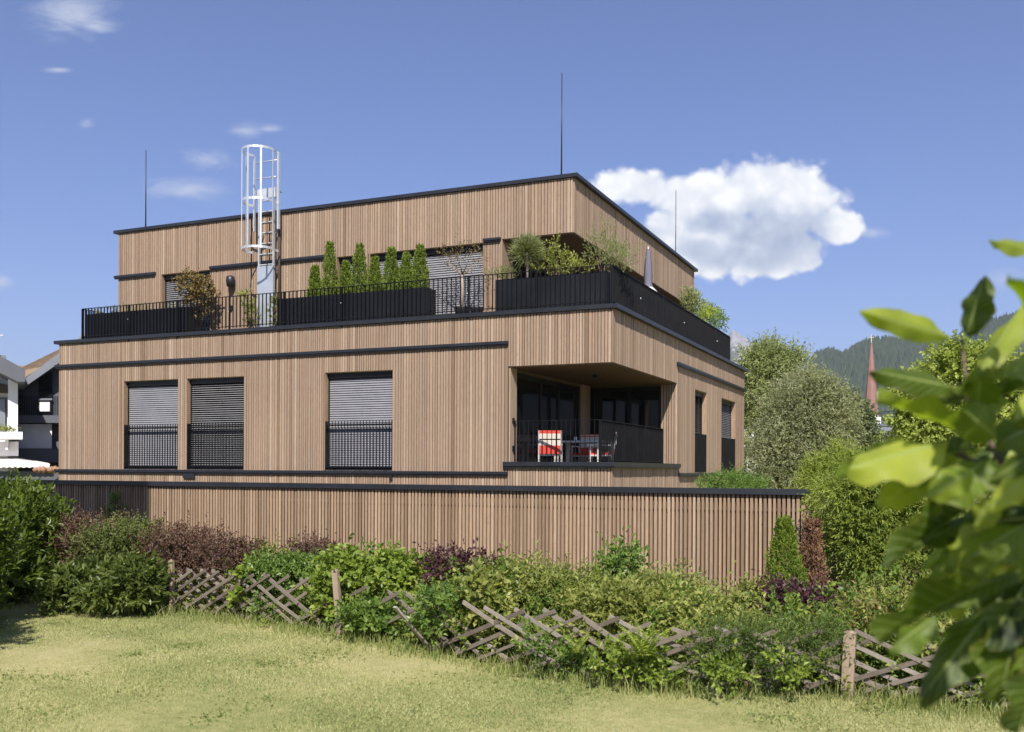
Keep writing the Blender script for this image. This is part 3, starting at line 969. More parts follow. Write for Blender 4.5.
planter(-14.3, -10.9, .08, .52, 3.16, 3.80, 'long black planter at the far left end of the roof terrace')
planter(-8.26, -4.28, .08, .52, 3.16, 3.80, 'long black planter holding a row of small conical thujas')
planter(-2.62, -.16, .08, .60, 3.16, 3.83, 'black planter at the terrace corner with shrubs and a standard tree')

spot = ['leftmost', 'second from left', 'third from left', 'fourth from left', 'fifth from left', 'sixth from left', 'seventh from left', 'rightmost']
kindw = ['shortest', 'tall slim', 'small', 'tallest broad', 'small slim', 'broad full', 'short', 'tall full']
for i, (px, ty, w) in enumerate([(315, 266, 9), (330, 241, 12), (346, 262, 10), (359.5, 243, 13), (375, 258, 10), (391.5, 248, 13), (406.5, 254, 10), (420, 245, 12.5)]):
    p = on_y(px, ty, .36)
    cone_plant('thuja', f'{kindw[i]} green cone thuja, {spot[i]} of eight in the terrace planter', 'thuja', (p[0], .36, 3.70), p[2] - 3.70, w * .0118, 900, 'thujacone',
               L=.042, W=.024, k=6, group='cone thujas in the terrace planter')


def lob(px, py, Y, rx, ry=None, rz=None):
    p = on_y(px, py, Y); return (*p, rx, ry or rx, rz or rx)


# left planter plants
shrub('trailing_plant', 'sparse pale green plants in the leftmost terrace planter', 'plant', (-13.2, .33, 3.7),
      [(-13.9, .33, 3.84, .25, .15, .12), (-13.3, .33, 3.86, .3, .15, .13), (-12.6, .33, 3.84, .2, .15, .12), (-11.6, .33, 3.8, .3, .12, .1)], 90, 6, .06, .02, 'olivetree', stem=False, length=.12)
p0 = on_y(196, 322, .55)
shrub('potted_maple', 'reddish green bushy shrub in a pot beside the leftmost planter', 'shrub', (p0[0], .5, 3.42),
      [lob(195, 288, .5, .42, .3, .3), lob(188, 283, .5, .25, .2, .2), lob(203, 296, .5, .3, .25, .3), lob(197, 306, .5, .34, .25, .3)], 330, 6, .09, .045, 'reddish', length=.15, shell=.3, tone=(.1, .8))
mb = MB(); mb.lathe((p0[0], .5, 3.158), [(.14, 0), (.2, .28), (.21, .3), (.18, .3)], 18); tag(mb.build('flower_pot', M['pot'], None, True), 'dark pot under the reddish green terrace shrub', 'pot')
# climbers at the ladder foot
shrub('climbing_plant', 'thin yellow green climber at the left of the ladder foot', 'plant', (on_y(250, 325, .5)[0], .5, 3.17),
      [lob(250, 310, .5, .12, .1, .32), lob(247, 300, .5, .14, .1, .2), lob(253, 318, .5, .1, .1, .16)], 70, 6, .07, .04, 'olive', length=.12)
shrub('climbing_plant', 'thin yellow green climber at the right of the ladder foot', 'plant', (on_y(273, 324, .5)[0], .5, 3.17),
      [lob(273, 312, .5, .1, .08, .3), lob(275, 303, .5, .08, .08, .15)], 40, 6, .06, .035, 'olive', length=.1)
# small potted tree in front of the wide blind
p0 = on_y(462, 312, .5)
pt_ = shrub('potted_tree', 'thin leafed small tree with bare branches in front of the wide silver blind', 'tree', (p0[0], .5, 3.36),
      [lob(461, 262, .5, .44, .3, .2), lob(446, 259, .5, .22, .2, .13), lob(478, 258, .5, .26, .2, .14), lob(463, 251, .5, .3, .2, .1)], 130, 4, .05, .024, 'reddish', length=.26, shell=.1, stem=False, tone=(0, .7))
pc = on_y(462, 275, .5)
mb = MB(); mb.tube([(p0[0], .5, 3.3), (p0[0] + .01, .5, 3.8), tuple(pc)], [.035, .03, .025], 7)
for k in range(9):
    a_ = 6.283 * k / 9; e_ = np.array(pc) + [.42 * math.cos(a_), .25 * math.sin(a_), .22 + .12 * (k % 3)]
    mb.tube([tuple(pc), tuple((np.array(pc) + e_) / 2 + [0, 0, -.03]), tuple(e_)], [.014, .009, .003], 5)
mb.build('trunk', M['paletrunk'], pt_, True)
mb = MB(); mb.lathe((p0[0], .5, 3.158), [(.13, 0), (.17, .2), (.18, .22), (.15, .22)], 18); tag(mb.build('flower_pot', M['pot'], None, True), 'small dark pot under the thin leafed tree by the wide blind', 'pot')
mb = MB(); mb.lathe((p0[0] + .36, .5, 3.158), [(.11, 0), (.15, .18), (.16, .2), (.13, .2)], 18); tag(mb.build('flower_pot', M['pot'], None, True), 'small dark empty pot right of the thin leafed tree pot', 'pot')
# standard tree with a round needle crown
p0 = on_y(527, 275, .34); pc = on_y(527, 252, .34)
o = thing('standard_tree', (p0[0], .34, 3.72), 'standard tree with a bare stem and grey green brush like crown in the corner planter', 'tree')
nn = 2600; a = unit(rng.normal(size=(nn, 3)) * [1, 1, .8] + [.25, 0, .45]); P = np.tile([pc[0], .34, pc[2] - .02], (nn, 1)) + a * (.05 + .24 * rng.random(nn)[:, None])
v, k_ = leaf_polys(P, a + rng.normal(size=(nn, 3)) * .28 + [.2, 0, .35], .10 + .14 * rng.random(nn), .006, .1, 3)
fast_mesh('crown', v, k_, np.repeat(rng.random(nn), 2), M['olivetree'], o)
mb = MB(); mb.tube([(p0[0], .34, 3.7), (p0[0] + .01, .34, 4.2), (pc[0], .34, pc[2])], [.032, .028, .024], 8); mb.build('stem', M['paletrunk'], o, True)
shrub('terrace_shrub', 'upright yellow green leafy shrub behind the corner planter', 'shrub', (on_y(556, 285, .4)[0], .4, 3.72),
      [lob(557, 262, .42, .2, .2, .3), lob(556, 250, .42, .10, .12, .24), lob(543, 266, .42, .26, .2, .2), lob(566, 266, .42, .26, .2, .26), lob(580, 272, .42, .3, .18, .14)], 170, 6, .075, .035, 'olive', length=.16, up=1.0, spread=.7)
shrub('terrace_shrub', 'loose pale green willow like shrub leaning out at the terrace corner', 'shrub', (on_y(603, 285, .4)[0], .4, 3.72),
      [lob(600, 256, .42, .26, .3, .32), lob(612, 262, .42, .3, .3, .28), lob(594, 248, .42, .12, .15, .24), lob(622, 262, .5, .34, .28, .22), lob(606, 240, .42, .14, .12, .25)], 170, 8, .085, .016, 'olivetree', length=.26, up=1.0, spread=.6, droop=.15)
shrub('terrace_plant', 'silvery grass tuft at the left end of the corner planter', 'plant', (on_y(500, 285, .33)[0], .33, 3.72),
      [lob(499, 277, .33, .3, .12, .12), lob(508, 276, .33, .2, .1, .12)], 60, 6, .12, .012, 'olivetree', stem=False, length=.1, up=1.2)

# parasol and chairs on the terrace
pp = on_x(648, 300, -.62); ptop = on_x(649.5, 250, -.62)
o = thing('parasol', (pp[0], pp[1], 3.16), 'closed grey parasol standing on the terrace behind the right railing', 'parasol')
mb = MB(); mb.tube([(pp[0], pp[1], 3.16), (pp[0], pp[1], ptop[2] + .06)], .022, 8); mb.build('pole', M['galv'], o, True)
hgt = ptop[2] - 4.13; mb = MB()
prof = []; nseg = 16; vv = []; ff = []
for i, (r_, z_) in enumerate([(.03, 1.0), (.055, .85), (.075, .6), (.085, .4), (.075, .25), (.10, .16)]):
    for k in range(nseg):
        rr = r_ * (1 + .28 * (k % 2)); t = 2 * math.pi * k / nseg
        vv.append((pp[0] + rr * math.cos(t), pp[1] + rr * math.sin(t), 4.13 + z_ * hgt))
for i in range(5):
    for k in range(nseg): ff.append((i * nseg + k, i * nseg + (k + 1) % nseg, (i + 1) * nseg + (k + 1) % nseg, (i + 1) * nseg + k))
mb.add(vv, ff); mb.build('closed_canopy', M['parasol'], o, True)
mb = MB(); vv = []; ff = []
for (r_, z_) in [(.10, .16), (.17, .08), (.19, .0)]:
    for k in range(nseg):
        rr = r_ * (1 + .3 * (k % 2)); t = 2 * math.pi * k / nseg
        vv.append((pp[0] + rr * math.cos(t), pp[1] + rr * math.sin(t), 4.13 + z_ * hgt - .003))
for i in range(2):
    for k in range(nseg): ff.append((i * nseg + k, i * nseg + (k + 1) % nseg, (i + 1) * nseg + (k + 1) % nseg, (i + 1) * nseg + k))
mb.add(vv, ff); mb.build('canopy_hem', M['parasolhem'], o, True)
mb = MB(); mb.lathe((pp[0], pp[1], 3.16), [(.26, 0), (.26, .06), (.05, .09)], 18); mb.build('foot', M['concrete'], o)

for lab, pxs, mat, ln in (('feathery yellow green bush at the far end of the right terrace railing', [(698, 312, .22), (706, 316, .26)], 'fern', .2),
                          ('rounded green bush rising above the far end of the right railing', [(710, 320, .3), (717, 324, .28), (713, 314, .2)], 'shrubgreen', .16),
                          ('pale yellow twiggy shrub under the far end of the roof edge', [(690, 300, .2), (694, 304, .18)], 'olivetree', .2)):
    ls = []
    for (a, b, r_) in pxs:
        q = on_x(a, b, -.6); ls.append((*q, r_, r_, r_))
    shrub('terrace_bush', lab, 'bush', (ls[0][0], ls[0][1], 3.4), ls, 200, 6, .08, .036, mat, length=ln)
    mb = MB(); mb.box(ls[0][0] - .25, ls[0][0] + .25, ls[0][1] - .25, ls[0][1] + .25, 3.16, 3.45)
    mb.build('tub', M['planter'], bpy.data.objects[-1] if False else [x for x in COL.objects if x.get('label') == lab][0])

# balcony furniture
def chair(loc, rz, label):
    o = thing('garden_chair', loc, label, 'chair', 'red and cream striped chairs on the balcony'); o.rotation_euler.z = rz
    def put(mb, name, mat):
        ob = mb.build(name, M[mat], None); ob.parent = o; return ob
    w = .24
    for sx in (-w, w):
        for y, zt in ((-.25, .62), (.24, .62)):
            mb = MB(); mb.beam((sx, y, 0), (sx, y, zt if y < 0 else .62), .032, .032, up=(0, 1, 0)); put(mb, 'leg', 'chairframe')
        mb = MB(); mb.beam((sx, -.3, .63), (sx, .27, .63), .045, .025); put(mb, 'armrest', 'chairframe')
    mb = MB(); mb.box(-w, w, -.25, .22, .39, .42); put(mb, 'seat', 'chairframe')
    mb = MB(); mb.box(-w + .02, w - .02, -.24, .2, .42, .48); put(mb, 'seat_cushion', 'red')
    bk = MB(); bk.beam((-w, .24, .40), (-w, .33, .92), .03, .03, up=(1, 0, 0)); bk.beam((w, .24, .40), (w, .33, .92), .03, .03, up=(1, 0, 0)); bk.beam((-w, .325, .90), (w, .325, .90), .03, .02); put(bk, 'back_frame', 'chairframe')
    for z0, z1, mt in ((.43, .61, 'red'), (.61, .72, 'pale'), (.75, .86, 'pale'), (.86, .92, 'red')):
        mb = MB(); yy = lambda z: .25 + (z - .4) * .17
        mb.beam((0, yy(z0), z0), (0, yy(z1), z1), 2 * w - .03, .045, up=(0, 1, 0)); put(mb, 'backrest_stripe', mt)
    return o


c1 = on_y(549, 462, 1.0)
chair((c1[0] + .02, 1.02, -.25), R(180) + R(20), 'red and cream striped garden chair seen from behind at the left of the balcony table')
chair((-.86, 1.85, -.25), R(-70), 'red cushioned garden chair at the right end of the balcony table')
chair((-1.55, 2.75, -.25), R(0), 'red cushioned garden chair in shade behind the balcony table')
t = thing('garden_table', (-1.25, 1.9, -.25), 'grey garden table with square legs on the shaded balcony', 'table')
mb = MB(); mb.box(-1.85, -.75, 1.5, 2.3, .44, .48); mb.build('tabletop', M['plate'], t)
for x in (-1.8, -.8):
    for y in (1.55, 2.25):
        mb = MB(); mb.box(x - .04, x + .04, y - .04, y + .04, -.25, .44); mb.build('leg', M['chairframe'], t)
mb = MB(); mb.lathe((-1.45, 1.8, .48), [(.035, 0), (.04, .09), (.036, .09)], 12); tag(mb.build('cup', M['white'], None, True), 'small white cup on the balcony table', 'cup')

# ------------------------------------------------------------------ garden wall
WY = -4.2
GW = thing('garden_wall', (-3, WY, -2.3), 'long brown vertical slat garden wall with a black metal cap before the building', 'wall')
wr = on_y(804, 492, WY)[0]; WX0 = -24.0
ztop = lambda x: -.435 - .0 * x
mb = MB(); r = np.random.default_rng(21); x = WX0
while x < wr - .02:
    w = r.choice([.036, .042]); pr = .024 + r.normal() * .002
    mb.box(x, x + w, WY - pr, WY, -2.75 + r.normal() * .01, -.51, np.clip(r.random() * .9 + r.normal() * .1, 0, 1)); x += w + .026
mb.build('slat_cladding', M['wallclad'], GW)
mb = MB(); mb.box(WX0, wr, WY + .034, WY + .14, -2.8, -.51); mb.build('wall_core', M['wallcore'], GW)
mb = MB(); x = WX0
for zz in (-.75, -1.75): mb.box(WX0, wr - .01, WY + .002, WY + .034, zz, zz + .05)
mb.build('batten', M['backing'], GW)
mb = MB(); mb.box(WX0 - .05, wr + .06, WY - .075, WY + .2, -.508, -.435); mb.box(WX0 - .05, wr + .06, WY - .05, WY + .17, -.435, -.425); mb.build('cap_rail', M['metal'], GW)
mb = MB(); mb.box(wr - .035, wr + .03, WY - .03, WY + .15, -2.75, -.62, .8); mb.box(wr + .035, wr + .06, WY - .02, WY + .15, -2.75, -.62, .7); mb.build('end_board', M['reveal'], GW)
# ------------------------------------------------------------------ lattice fence
LF = thing('lattice_fence', (1, -10.6, LAWN), 'low weathered diamond lattice fence, partly broken and overgrown, along the lawn edge', 'fence')


def fence_pt(px, pyb):
    d = ray(px, pyb); t_ = (LAWN - CAM[2]) / d[2]; return CAM + d * t_


posts = [(175, 613, .60, .05), (344, 637, .66, .06), (847, 696, .475, .085)]
for px, pyb, h, w in posts:
    p = fence_pt(px, pyb); mb = MB()
    tilt = rng.normal() * .02
    mb.beam((p[0], p[1] - .04, LAWN - .1), (p[0] + tilt, p[1] - .04 + rng.normal() * .01, LAWN + h), w, w * .8, up=(0, 1, 0), tone=.7)
    mb.lathe((p[0] + tilt, p[1] - .04, LAWN + h), [(w * .42, -.01), (w * .3, .012)], 4, .8)
    mb.build('post', M['post'], LF)


def lattice(path, h, drop, seed, ang, step, zoff=.05):
    """One bay of crossed laths along a path of ground points; drop(u) = share of laths missing, lean(u) bends the bay."""
    r = np.random.default_rng(seed)
    path = np.array(path, float)[:, :2]
    seg = np.linalg.norm(np.diff(path, axis=0), axis=1); S_ = np.concatenate([[0], np.cumsum(seg)]); ln = S_[-1]
    pos = lambda u: np.array([np.interp(u, S_, path[:, 0]), np.interp(u, S_, path[:, 1])])
    d = (path[-1] - path[0]) / np.linalg.norm(path[-1] - path[0]); nrm = np.array([d[1], -d[0]])
    ph = r.random() * 6
    mb = MB(); run = h / math.tan(R(ang))
    for sgn, off in ((1, .024), (-1, .0)):
        s = -run + .02
        while s < ln:
            u0, u1 = s, s + run
            s += step * (1 + r.normal() * .08)
            if r.random() < drop((u0 + u1) / 2 / ln): continue
            z0, z1 = (0, h) if sgn > 0 else (h, 0)
            j0, j1 = r.normal() * .012, r.normal() * .012
            z0 += j0; z1 += j1
            if u0 < 0: z0 += (z1 - z0) * (0 - u0) / (u1 - u0); u0 = 0
            if u1 > ln: z1 = z0 + (z1 - z0) * (ln - u0) / (u1 - u0); u1 = ln
            if r.random() < .06:                                  # snapped lath
                k = r.uniform(.45, .8); u1 = u0 + (u1 - u0) * k; z1 = z0 + (z1 - z0) * k
            if u1 - u0 < .14: continue
            P = []
            for u_, z_ in ((u0, z0), (u1, z1)):
                q = pos(u_) + nrm * (off + .06 * math.sin(ph + u_ * 2.1) * max(z_, 0) / h + r.normal() * .005)
                P.append((q[0], q[1], LAWN + zoff + z_))
            m_ = (np.array(P[0]) + np.array(P[1])) / 2 + np.array([*(nrm * r.normal() * .006), r.normal() * .006])
            tn = np.clip(r.normal() * .16 + (.55 if sgn < 0 else .16), 0, 1); wd = .033 + r.normal() * .003
            mb.beam(P[0], m_, .017, wd, tone=tn); mb.beam(m_, P[1], .017, wd, tone=tn)
    return mb.build('lattice_panel', M['weathered'], LF)


FP = lambda *l: [fence_pt(a_, b_) for a_, b_ in l]
lattice(FP((112, 606), (173, 613)), .44, lambda u: .45, 40, 27, .26)
lattice(FP((177, 613), (260, 623), (343, 636)), .47, lambda u: .06 + .4 * (u > .75), 41, 27, .255)
lattice(FP((346, 636), (418, 652), (505, 668), (594, 683), (650, 690)), .46, lambda u: .55 if u < .22 else (.1 if u < .62 else .25), 43, 23, .28)
lattice(FP((655, 690), (740, 694), (845, 696)), .43, lambda u: .18, 44, 22, .29)
lattice(FP((850, 696), (935, 703), (1045, 716)), .43, lambda u: .06, 45, 21, .29)
for k, (a, b, lab) in enumerate((((395, 607), (430, 652), 'pale fallen lath leaning on the broken stretch of lattice fence'), ((630, 668), (662, 684), 'short pale broken lath lying on the grass before the fern'))):
    q0 = at(*a, 8.6 if k == 0 else 7.7); q1 = fence_pt(*b); mb = MB(); q0[2] = max(q0[2], LAWN + .06); mb.beam(q0, q1 + [0, 0, .03], .045, .018, tone=.95); tag(mb.build('loose_lath', M['weathered'], None), lab, 'lath')

# ------------------------------------------------------------------ shrubs of the bed
def bedlobe(px, py, D, rx, ry, rz):
    return (*at(px, py, D), rx, ry, rz)


def bush(name, label, cat, lobes_px, n, k, L, W, mat, D, **kw):
    """lobes_px: (px, py, half width px, half height px[, extra depth]) at distance D."""
    s = D / FPX; ls = []
    for l in lobes_px:
        dd = D + (l[4] if len(l) > 4 else 0)
        ls.append((*at(l[0], l[1], dd), l[2] * s, max(l[2] * s * .8, .18), l[3] * s))
    c = np.mean(np.array(ls)[:, :3], axis=0)
    base = (c[0], c[1], float(gz(c[0], c[1])))
    return shrub(name, label, cat, base, ls, n, k, L, W, mat, **kw)


# laurel hedge at the left edge, three plants in a row running out of the picture
lau = [('glossy bright laurel at the left edge of the lawn before the slat wall', (-4.55, -10.15), .64, 1.28),
       ('glossy laurel nearest the camera, mostly outside the left edge', (-3.42, -11.75), .66, 1.34),
       ('glossy laurel farthest back behind the left lawn edge', (-5.5, -9.3), .7, 1.36),
       ('glossy laurel row end outside the left edge of the lawn', (-2.25, -13.3), .72, 1.62)]
for lab, (x, y), r_, h in lau:
    ls = [(x, y, LAWN + h * .42, r_, r_, h * .42), (x + .05, y, LAWN + h * .74, r_ * .82, r_ * .8, h * .24), (x + .2, y - .2, LAWN + h * .3, r_ * .7, r_ * .7, h * .3), (x - .3, y + .2, LAWN + h * .6, r_ * .75, r_ * .7, h * .33),
          (x + .1, y - .25, LAWN + h * .6, r_ * .7, r_ * .6, h * .3)]
    shrub('laurel_bush', lab, 'laurel', (x, y, LAWN), ls, 1500, 8, .10, .036, 'laurel', length=.18, shell=.45, shape=6, up=.9, spread=.75, droop=.05,
          group='laurels at the left lawn edge', stem_r=.03)

bush('laurel_shrub', 'dark glossy laurel shrub in the hedge row beside the left lattice post', 'laurel', [(118, 586, 17.6, 13.0), (138, 584, 17.6, 14.4), (142, 588, 13.2, 11.5), (104, 598, 15.4, 7.2, -0.15), (142, 602, 14.3, 5.8), (88, 588, 17.6, 13.0, 0.4), (72, 590, 15.4, 14.4, 0.3), (62, 598, 15.4, 10.1, 0.1)], 800, 7, .09, .035, 'laurel2', 11.0,
     length=.16, shell=.4, shape=6)
bar = [('purplish brown barberry behind the dark laurel shrub at the left end of the hedge', [(80, 537, 33.0, 18.0), (105, 537, 35.2, 18.0), (90, 557, 37.4, 22.0)], 'barberry', 12.4, 760),
       ('green barberry mixed with purple twigs above the dark laurel shrub', [(122, 541, 30.0, 17.6), (145, 541, 27.5, 17.6), (130, 561, 37.5, 22.0), (98, 548, 25.0, 15.4)], 'barbgreen', 11.9, 820),
       ('dense purplish barberry just right of the wall shadow edge', [(170, 552, 30, 22), (195, 556, 30, 24), (185, 580, 30, 20)], 'barberry', 11.6, 900),
       ('purplish barberry above the neat left lattice panel', [(222, 560, 26, 20), (248, 564, 24, 18), (230, 582, 30, 18)], 'barberry', 11.3, 800)]
for lab, ls, mt, D, n in bar:
    bush('barberry_shrub', lab, 'barberry', ls, n, 7, .042, .022, mt, D, length=.12, shell=.45, group='barberries in the hedge row', up=.8)
bush('green_shrub', 'mid green small leafed shrub right of the neat lattice panel', 'shrub', [(272, 578, 31.2, 15.9), (300, 576, 33.6, 15.9), (285, 605, 40.8, 15.9), (318, 600, 28.8, 18.8)], 1300, 7, .05, .03, 'ivy', 10.8, length=.12, shell=.45)
bush('barberry_shrub', 'small purple barberry top showing between the green shrub and the vine', 'barberry', [(305, 558, 22, 10.8), (325, 556, 18, 9.0)], 360, 7, .04, .022, 'barberry', 11.4, length=.12, up=.9)
bush('vine', 'bright yellow green vine with broad leaves climbing over the middle lattice post', 'vine', [(352, 582, 25.3, 13.8), (385, 588, 32.2, 15.3), (415, 588, 27.6, 13.8), (365, 602, 29.9, 12.2), (338, 590, 16.1, 15.3), (432, 582, 20.7, 9.9), (352, 568, 18.4, 5.4), (398, 573, 18.4, 4.6)], 1300, 6, .062, .055, 'vine', 10.0,
     length=.16, shell=.5, droop=.35, spread=1.1, shape=6)
bush('vine', 'yellow green vine tendril hanging on the left lattice panel', 'vine', [(247, 575, 9, 6), (248, 590, 5, 12)], 45, 6, .07, .06, 'vine', 10.7, length=.1, shape=6, droop=.3)
bush('creeping_shrub', 'dark green creeper with pale leaves low at the middle lattice post', 'shrub', [(375, 620, 26.0, 11.2), (393, 633, 23.4, 8.4), (360, 615, 15.6, 9.8)], 230, 6, .06, .035, 'ivy', 9.42, length=.12, shell=.4, shape=6)
bush('creeping_shrub', 'dark green creeper over the broken lattice right of the pale lath', 'shrub', [(440, 612, 30.0, 7.2), (468, 608, 30.0, 7.2), (455, 598, 39.0, 5.4), (432, 630, 15.0, 4.8)], 260, 6, .055, .03, 'ivy', 8.75, length=.12, shell=.4)
bush('purple_shrub', 'dark purple leaved shrub in the middle of the hedge row', 'shrub', [(452, 572, 20, 12.6), (480, 578, 26, 16.2), (500, 591, 18, 10.8), (470, 586, 22, 12.6)], 620, 7, .05, .026, 'purple', 9.6, length=.14, shell=.4)
bush('vine', 'yellow vine leaves trailing over the lattice below the dark purple shrub', 'vine', [(478, 612, 14, 20), (488, 600, 16, 14), (490, 630, 9, 10)], 190, 6, .07, .055, 'olive', 8.7, length=.12, shape=6, droop=.3)
bush('yellow_green_shrub', 'loose yellow green shrub right of the dark purple shrub', 'shrub', [(505, 608, 28, 13.6), (530, 608, 30, 15.3), (520, 593, 24, 15.3), (550, 598, 22, 15.3)], 950, 7, .055, .026, 'olive', 9.3, length=.16, shell=.4, up=.9)
bush('yellow_green_shrub', 'feathery yellow green shrub before the middle of the slat wall', 'shrub', [(560, 602, 28, 15.3), (585, 604, 26, 15.3), (555, 592, 20, 10.2), (600, 608, 26, 15.3)], 950, 8, .055, .018, 'feather', 9.0, length=.18, shell=.4, up=.7, droop=.3)
bush('tall_shrub', 'upright dark leafed shrub standing against the slat wall right of centre', 'shrub', [(622, 571, 13, 13.0), (612, 574, 8, 15.0), (632, 568, 7, 13.0), (622, 590, 20, 12.0)], 210, 6, .06, .04, 'ivy', 10.4, length=.16, up=1.0, shell=.4)
bush('yellow_green_shrub', 'broad yellow green shrub below the upright dark leafed shrub', 'shrub', [(610, 618, 30, 18.7), (640, 613, 30, 18.7), (625, 638, 30, 20.4), (650, 648, 26, 17.0), (600, 648, 26, 15.3)], 1500, 6, .055, .03, 'olive', 7.95, length=.14, shell=.45)
bush('feathery_shrub', 'rounded feathery shrub before the right part of the slat wall', 'shrub', [(655, 608, 24, 13.6), (680, 610, 28, 15.3), (700, 616, 18, 13.6), (668, 602, 24, 10.2)], 1000, 8, .06, .014, 'feather', 8.9, length=.18, shell=.4, droop=.4)
bush('creeping_shrub', 'pale green creeper along the lawn below the bright fern', 'shrub', [(645, 671, 21.0, 4.9), (668, 675, 16.8, 3.5), (622, 673, 14.0, 4.2), (612, 659, 15.4, 4.9), (655, 658, 11.2, 4.2)], 150, 6, .042, .034, 'vine', 7.42, stem=False, length=.1, shell=.4, shape=6)
bush('creeping_shrub', 'low green creeper on the lattice left of the bright fern', 'shrub', [(560, 658, 21.0, 5.6), (590, 662, 24.0, 7.2), (605, 675, 30.0, 4.0), (538, 645, 15.0, 4.0)], 130, 6, .05, .026, 'ivy', 7.72, stem=False, length=.12, shell=.4)
bush('juniper', 'dark green creeping juniper spreading over the right part of the lattice fence', 'juniper', [(715, 652, 18, 9), (752, 648, 24, 10), (785, 655, 22, 10), (815, 662, 16, 10), (765, 672, 32, 8), (735, 634, 22, 5), (800, 637, 26, 5), (705, 668, 16, 8), (828, 645, 12, 10)], 1050, 9, .038, .009, 'juniper', 7.3,
     length=.17, shell=.35, up=.25, spread=.6)
bush('creeping_shrub', 'yellow leaved creeper between the creeping juniper and the lawn', 'shrub', [(745, 674, 9, 6), (715, 676, 9, 5), (798, 676, 10, 6), (780, 664, 6, 7)], 110, 6, .05, .026, 'vine', 7.1, stem=False, length=.12, shell=.4)
bush('purple_shrub', 'dark purple shrub below the conical thuja at the right end of the wall', 'shrub', [(780, 606, 20, 13), (805, 606, 24, 14), (830, 610, 20, 12), (795, 614, 30, 10)], 700, 7, .045, .024, 'purple', 8.6, length=.13, shell=.35)
bush('yellow_green_shrub', 'small green shrub left of the dark purple shrub by the conical thuja', 'shrub', [(745, 608, 16, 9.6), (760, 604, 20, 9.6), (735, 620, 22, 8.0), (712, 620, 16, 6.4)], 420, 7, .05, .024, 'olive', 8.9, length=.14, shell=.4)
bush('small_plant', 'yellow green young plant in front of the dark purple shrub', 'plant', [(795, 612, 6, 12), (798, 622, 8, 6)], 40, 6, .05, .034, 'vine', 8.0, length=.1)
bush('mixed_shrub', 'reddish stemmed shrub behind the right lattice post', 'shrub', [(868, 640, 16, 18), (910, 640, 18, 16), (930, 650, 22, 18)], 320, 6, .05, .022, 'reddish', 7.7, length=.18, up=.9, shell=.2)
bush('mixed_shrub', 'dark green shrub behind the lattice at the right edge', 'shrub', [(880, 655, 22, 22), (940, 660, 30, 24), (985, 665, 34, 28), (900, 668, 22, 16), (1010, 640, 34, 40)], 1100, 6, .05, .026, 'ivy', 7.6, length=.14, shell=.4)
bush('mixed_shrub', 'yellowish shrub between the cypress hedge and the right lattice', 'shrub', [(880, 615, 22, 14), (915, 620, 24, 16), (950, 615, 26, 18)], 520, 7, .05, .022, 'olive', 8.3, length=.16, shell=.35)


def fern(label, px, py, D, h, n=9):
    b = at(px, py, D); o = thing('fern', b, label, 'fern', 'ferns in the bed')
    mb = MB(); Ps = []; Ds = []; Ls = []
    for i in range(n):
        a = 6.283 * i / n + rng.normal() * .2; out = .5 + .3 * rng.random()
        prev = b
        for t_ in np.linspace(.1, 1, 16):
            p = b + np.array([math.cos(a) * out * h * t_, math.sin(a) * out * h * t_, h * (1.25 * t_ - .45 * t_ * t_)])
            ax = unit(p - prev + 1e-6); sd = unit(np.cross(ax, [0, 0, 1.0])); prev = p
            for sgn in (-1, 1):
                Ps.append(p); Ds.append(sd * sgn + ax * .5 - np.array([0, 0, .12])); Ls.append(h * .26 * (1 - .85 * t_) + .012)
    L = np.array(Ls); v, k_ = leaf_polys(np.array(Ps), np.array(Ds), L, L * .28 + .006, .1, 3, up=np.array([0, 0, 3.]))
    fast_mesh('frond', v, k_, np.repeat(rng.random(len(L)), 2), M['fern'], o)
    return o


fern('bright yellow green fern in front of the lattice in the middle of the right half', 643, 660, 7.15, .30)
fern('yellow green fern behind the lattice near the right post', 858, 632, 8.2, .34)
fern('small fern frond left of the bright yellow green fern', 577, 655, 7.55, .18, 6)
for lab, px, py, D in (('thin upright green stem left of centre against the slat wall', 531, 590, 10.0), ('second thin upright green stem just right of the first against the slat wall', 540, 588, 10.1), ('thin upright green stem against the right part of the slat wall', 683, 600, 9.6)):
    b = at(px, py, D); top_ = .32
    b = np.array([b[0], b[1], b[2]]); o = thing('young_stem', (b[0], b[1], float(gz(b[0], b[1]))), lab, 'plant')
    z = np.linspace(-.2, top_, 12); P = np.stack([b[0] + .01 * np.sin(z * 9), b[1] + 0 * z, b[2] + z], 1)
    v, k_, t_ = shoots(P, np.tile([0, 0, 1.], (12, 1)), .05, 4, .06, .025, 1.0)
    fast_mesh('foliage', v, k_, t_, M['olive'], o)
    mb = MB(); mb.tube([(b[0], b[1], float(gz(b[0], b[1])) - .02), (b[0], b[1], b[2] + top_)], [.008, .004], 5); mb.build('stem', M['bark'], o)

# climber on the shaded wall
q = on_y(115, 512, WY - .1)
shrub('wall_climber', 'small dark climber on the shaded left part of the slat wall', 'plant', (q[0], WY - .12, -2.2), [(q[0], WY - .1, q[2], .14, .06, .32), (q[0] + .02, WY - .1, q[2] - .35, .26, .08, .3)], 110, 6, .07, .045, 'ivy', length=.12)
# conical thuja and the dead one at the wall end
b = at(784, 600, 11.6); zt = at(785, 516, 11.6)[2]; bz = float(gz(b[0], b[1]))
cone_plant('thuja', 'conical green thuja at the right end of the slat wall', 'thuja', (b[0], b[1], bz), zt - bz, .29, 2000, 'thuja', L=.042, W=.018, k=6)
b = at(812, 600, 11.7); zt = at(811, 518, 11.7)[2]; bz = float(gz(b[0], b[1]))
cone_plant('dead_thuja', 'dead brown thuja between the conical thuja and the cypress hedge', 'dead thuja', (b[0], b[1], bz), zt - bz, .14, 1300, 'dead', L=.05, W=.018, k=6)
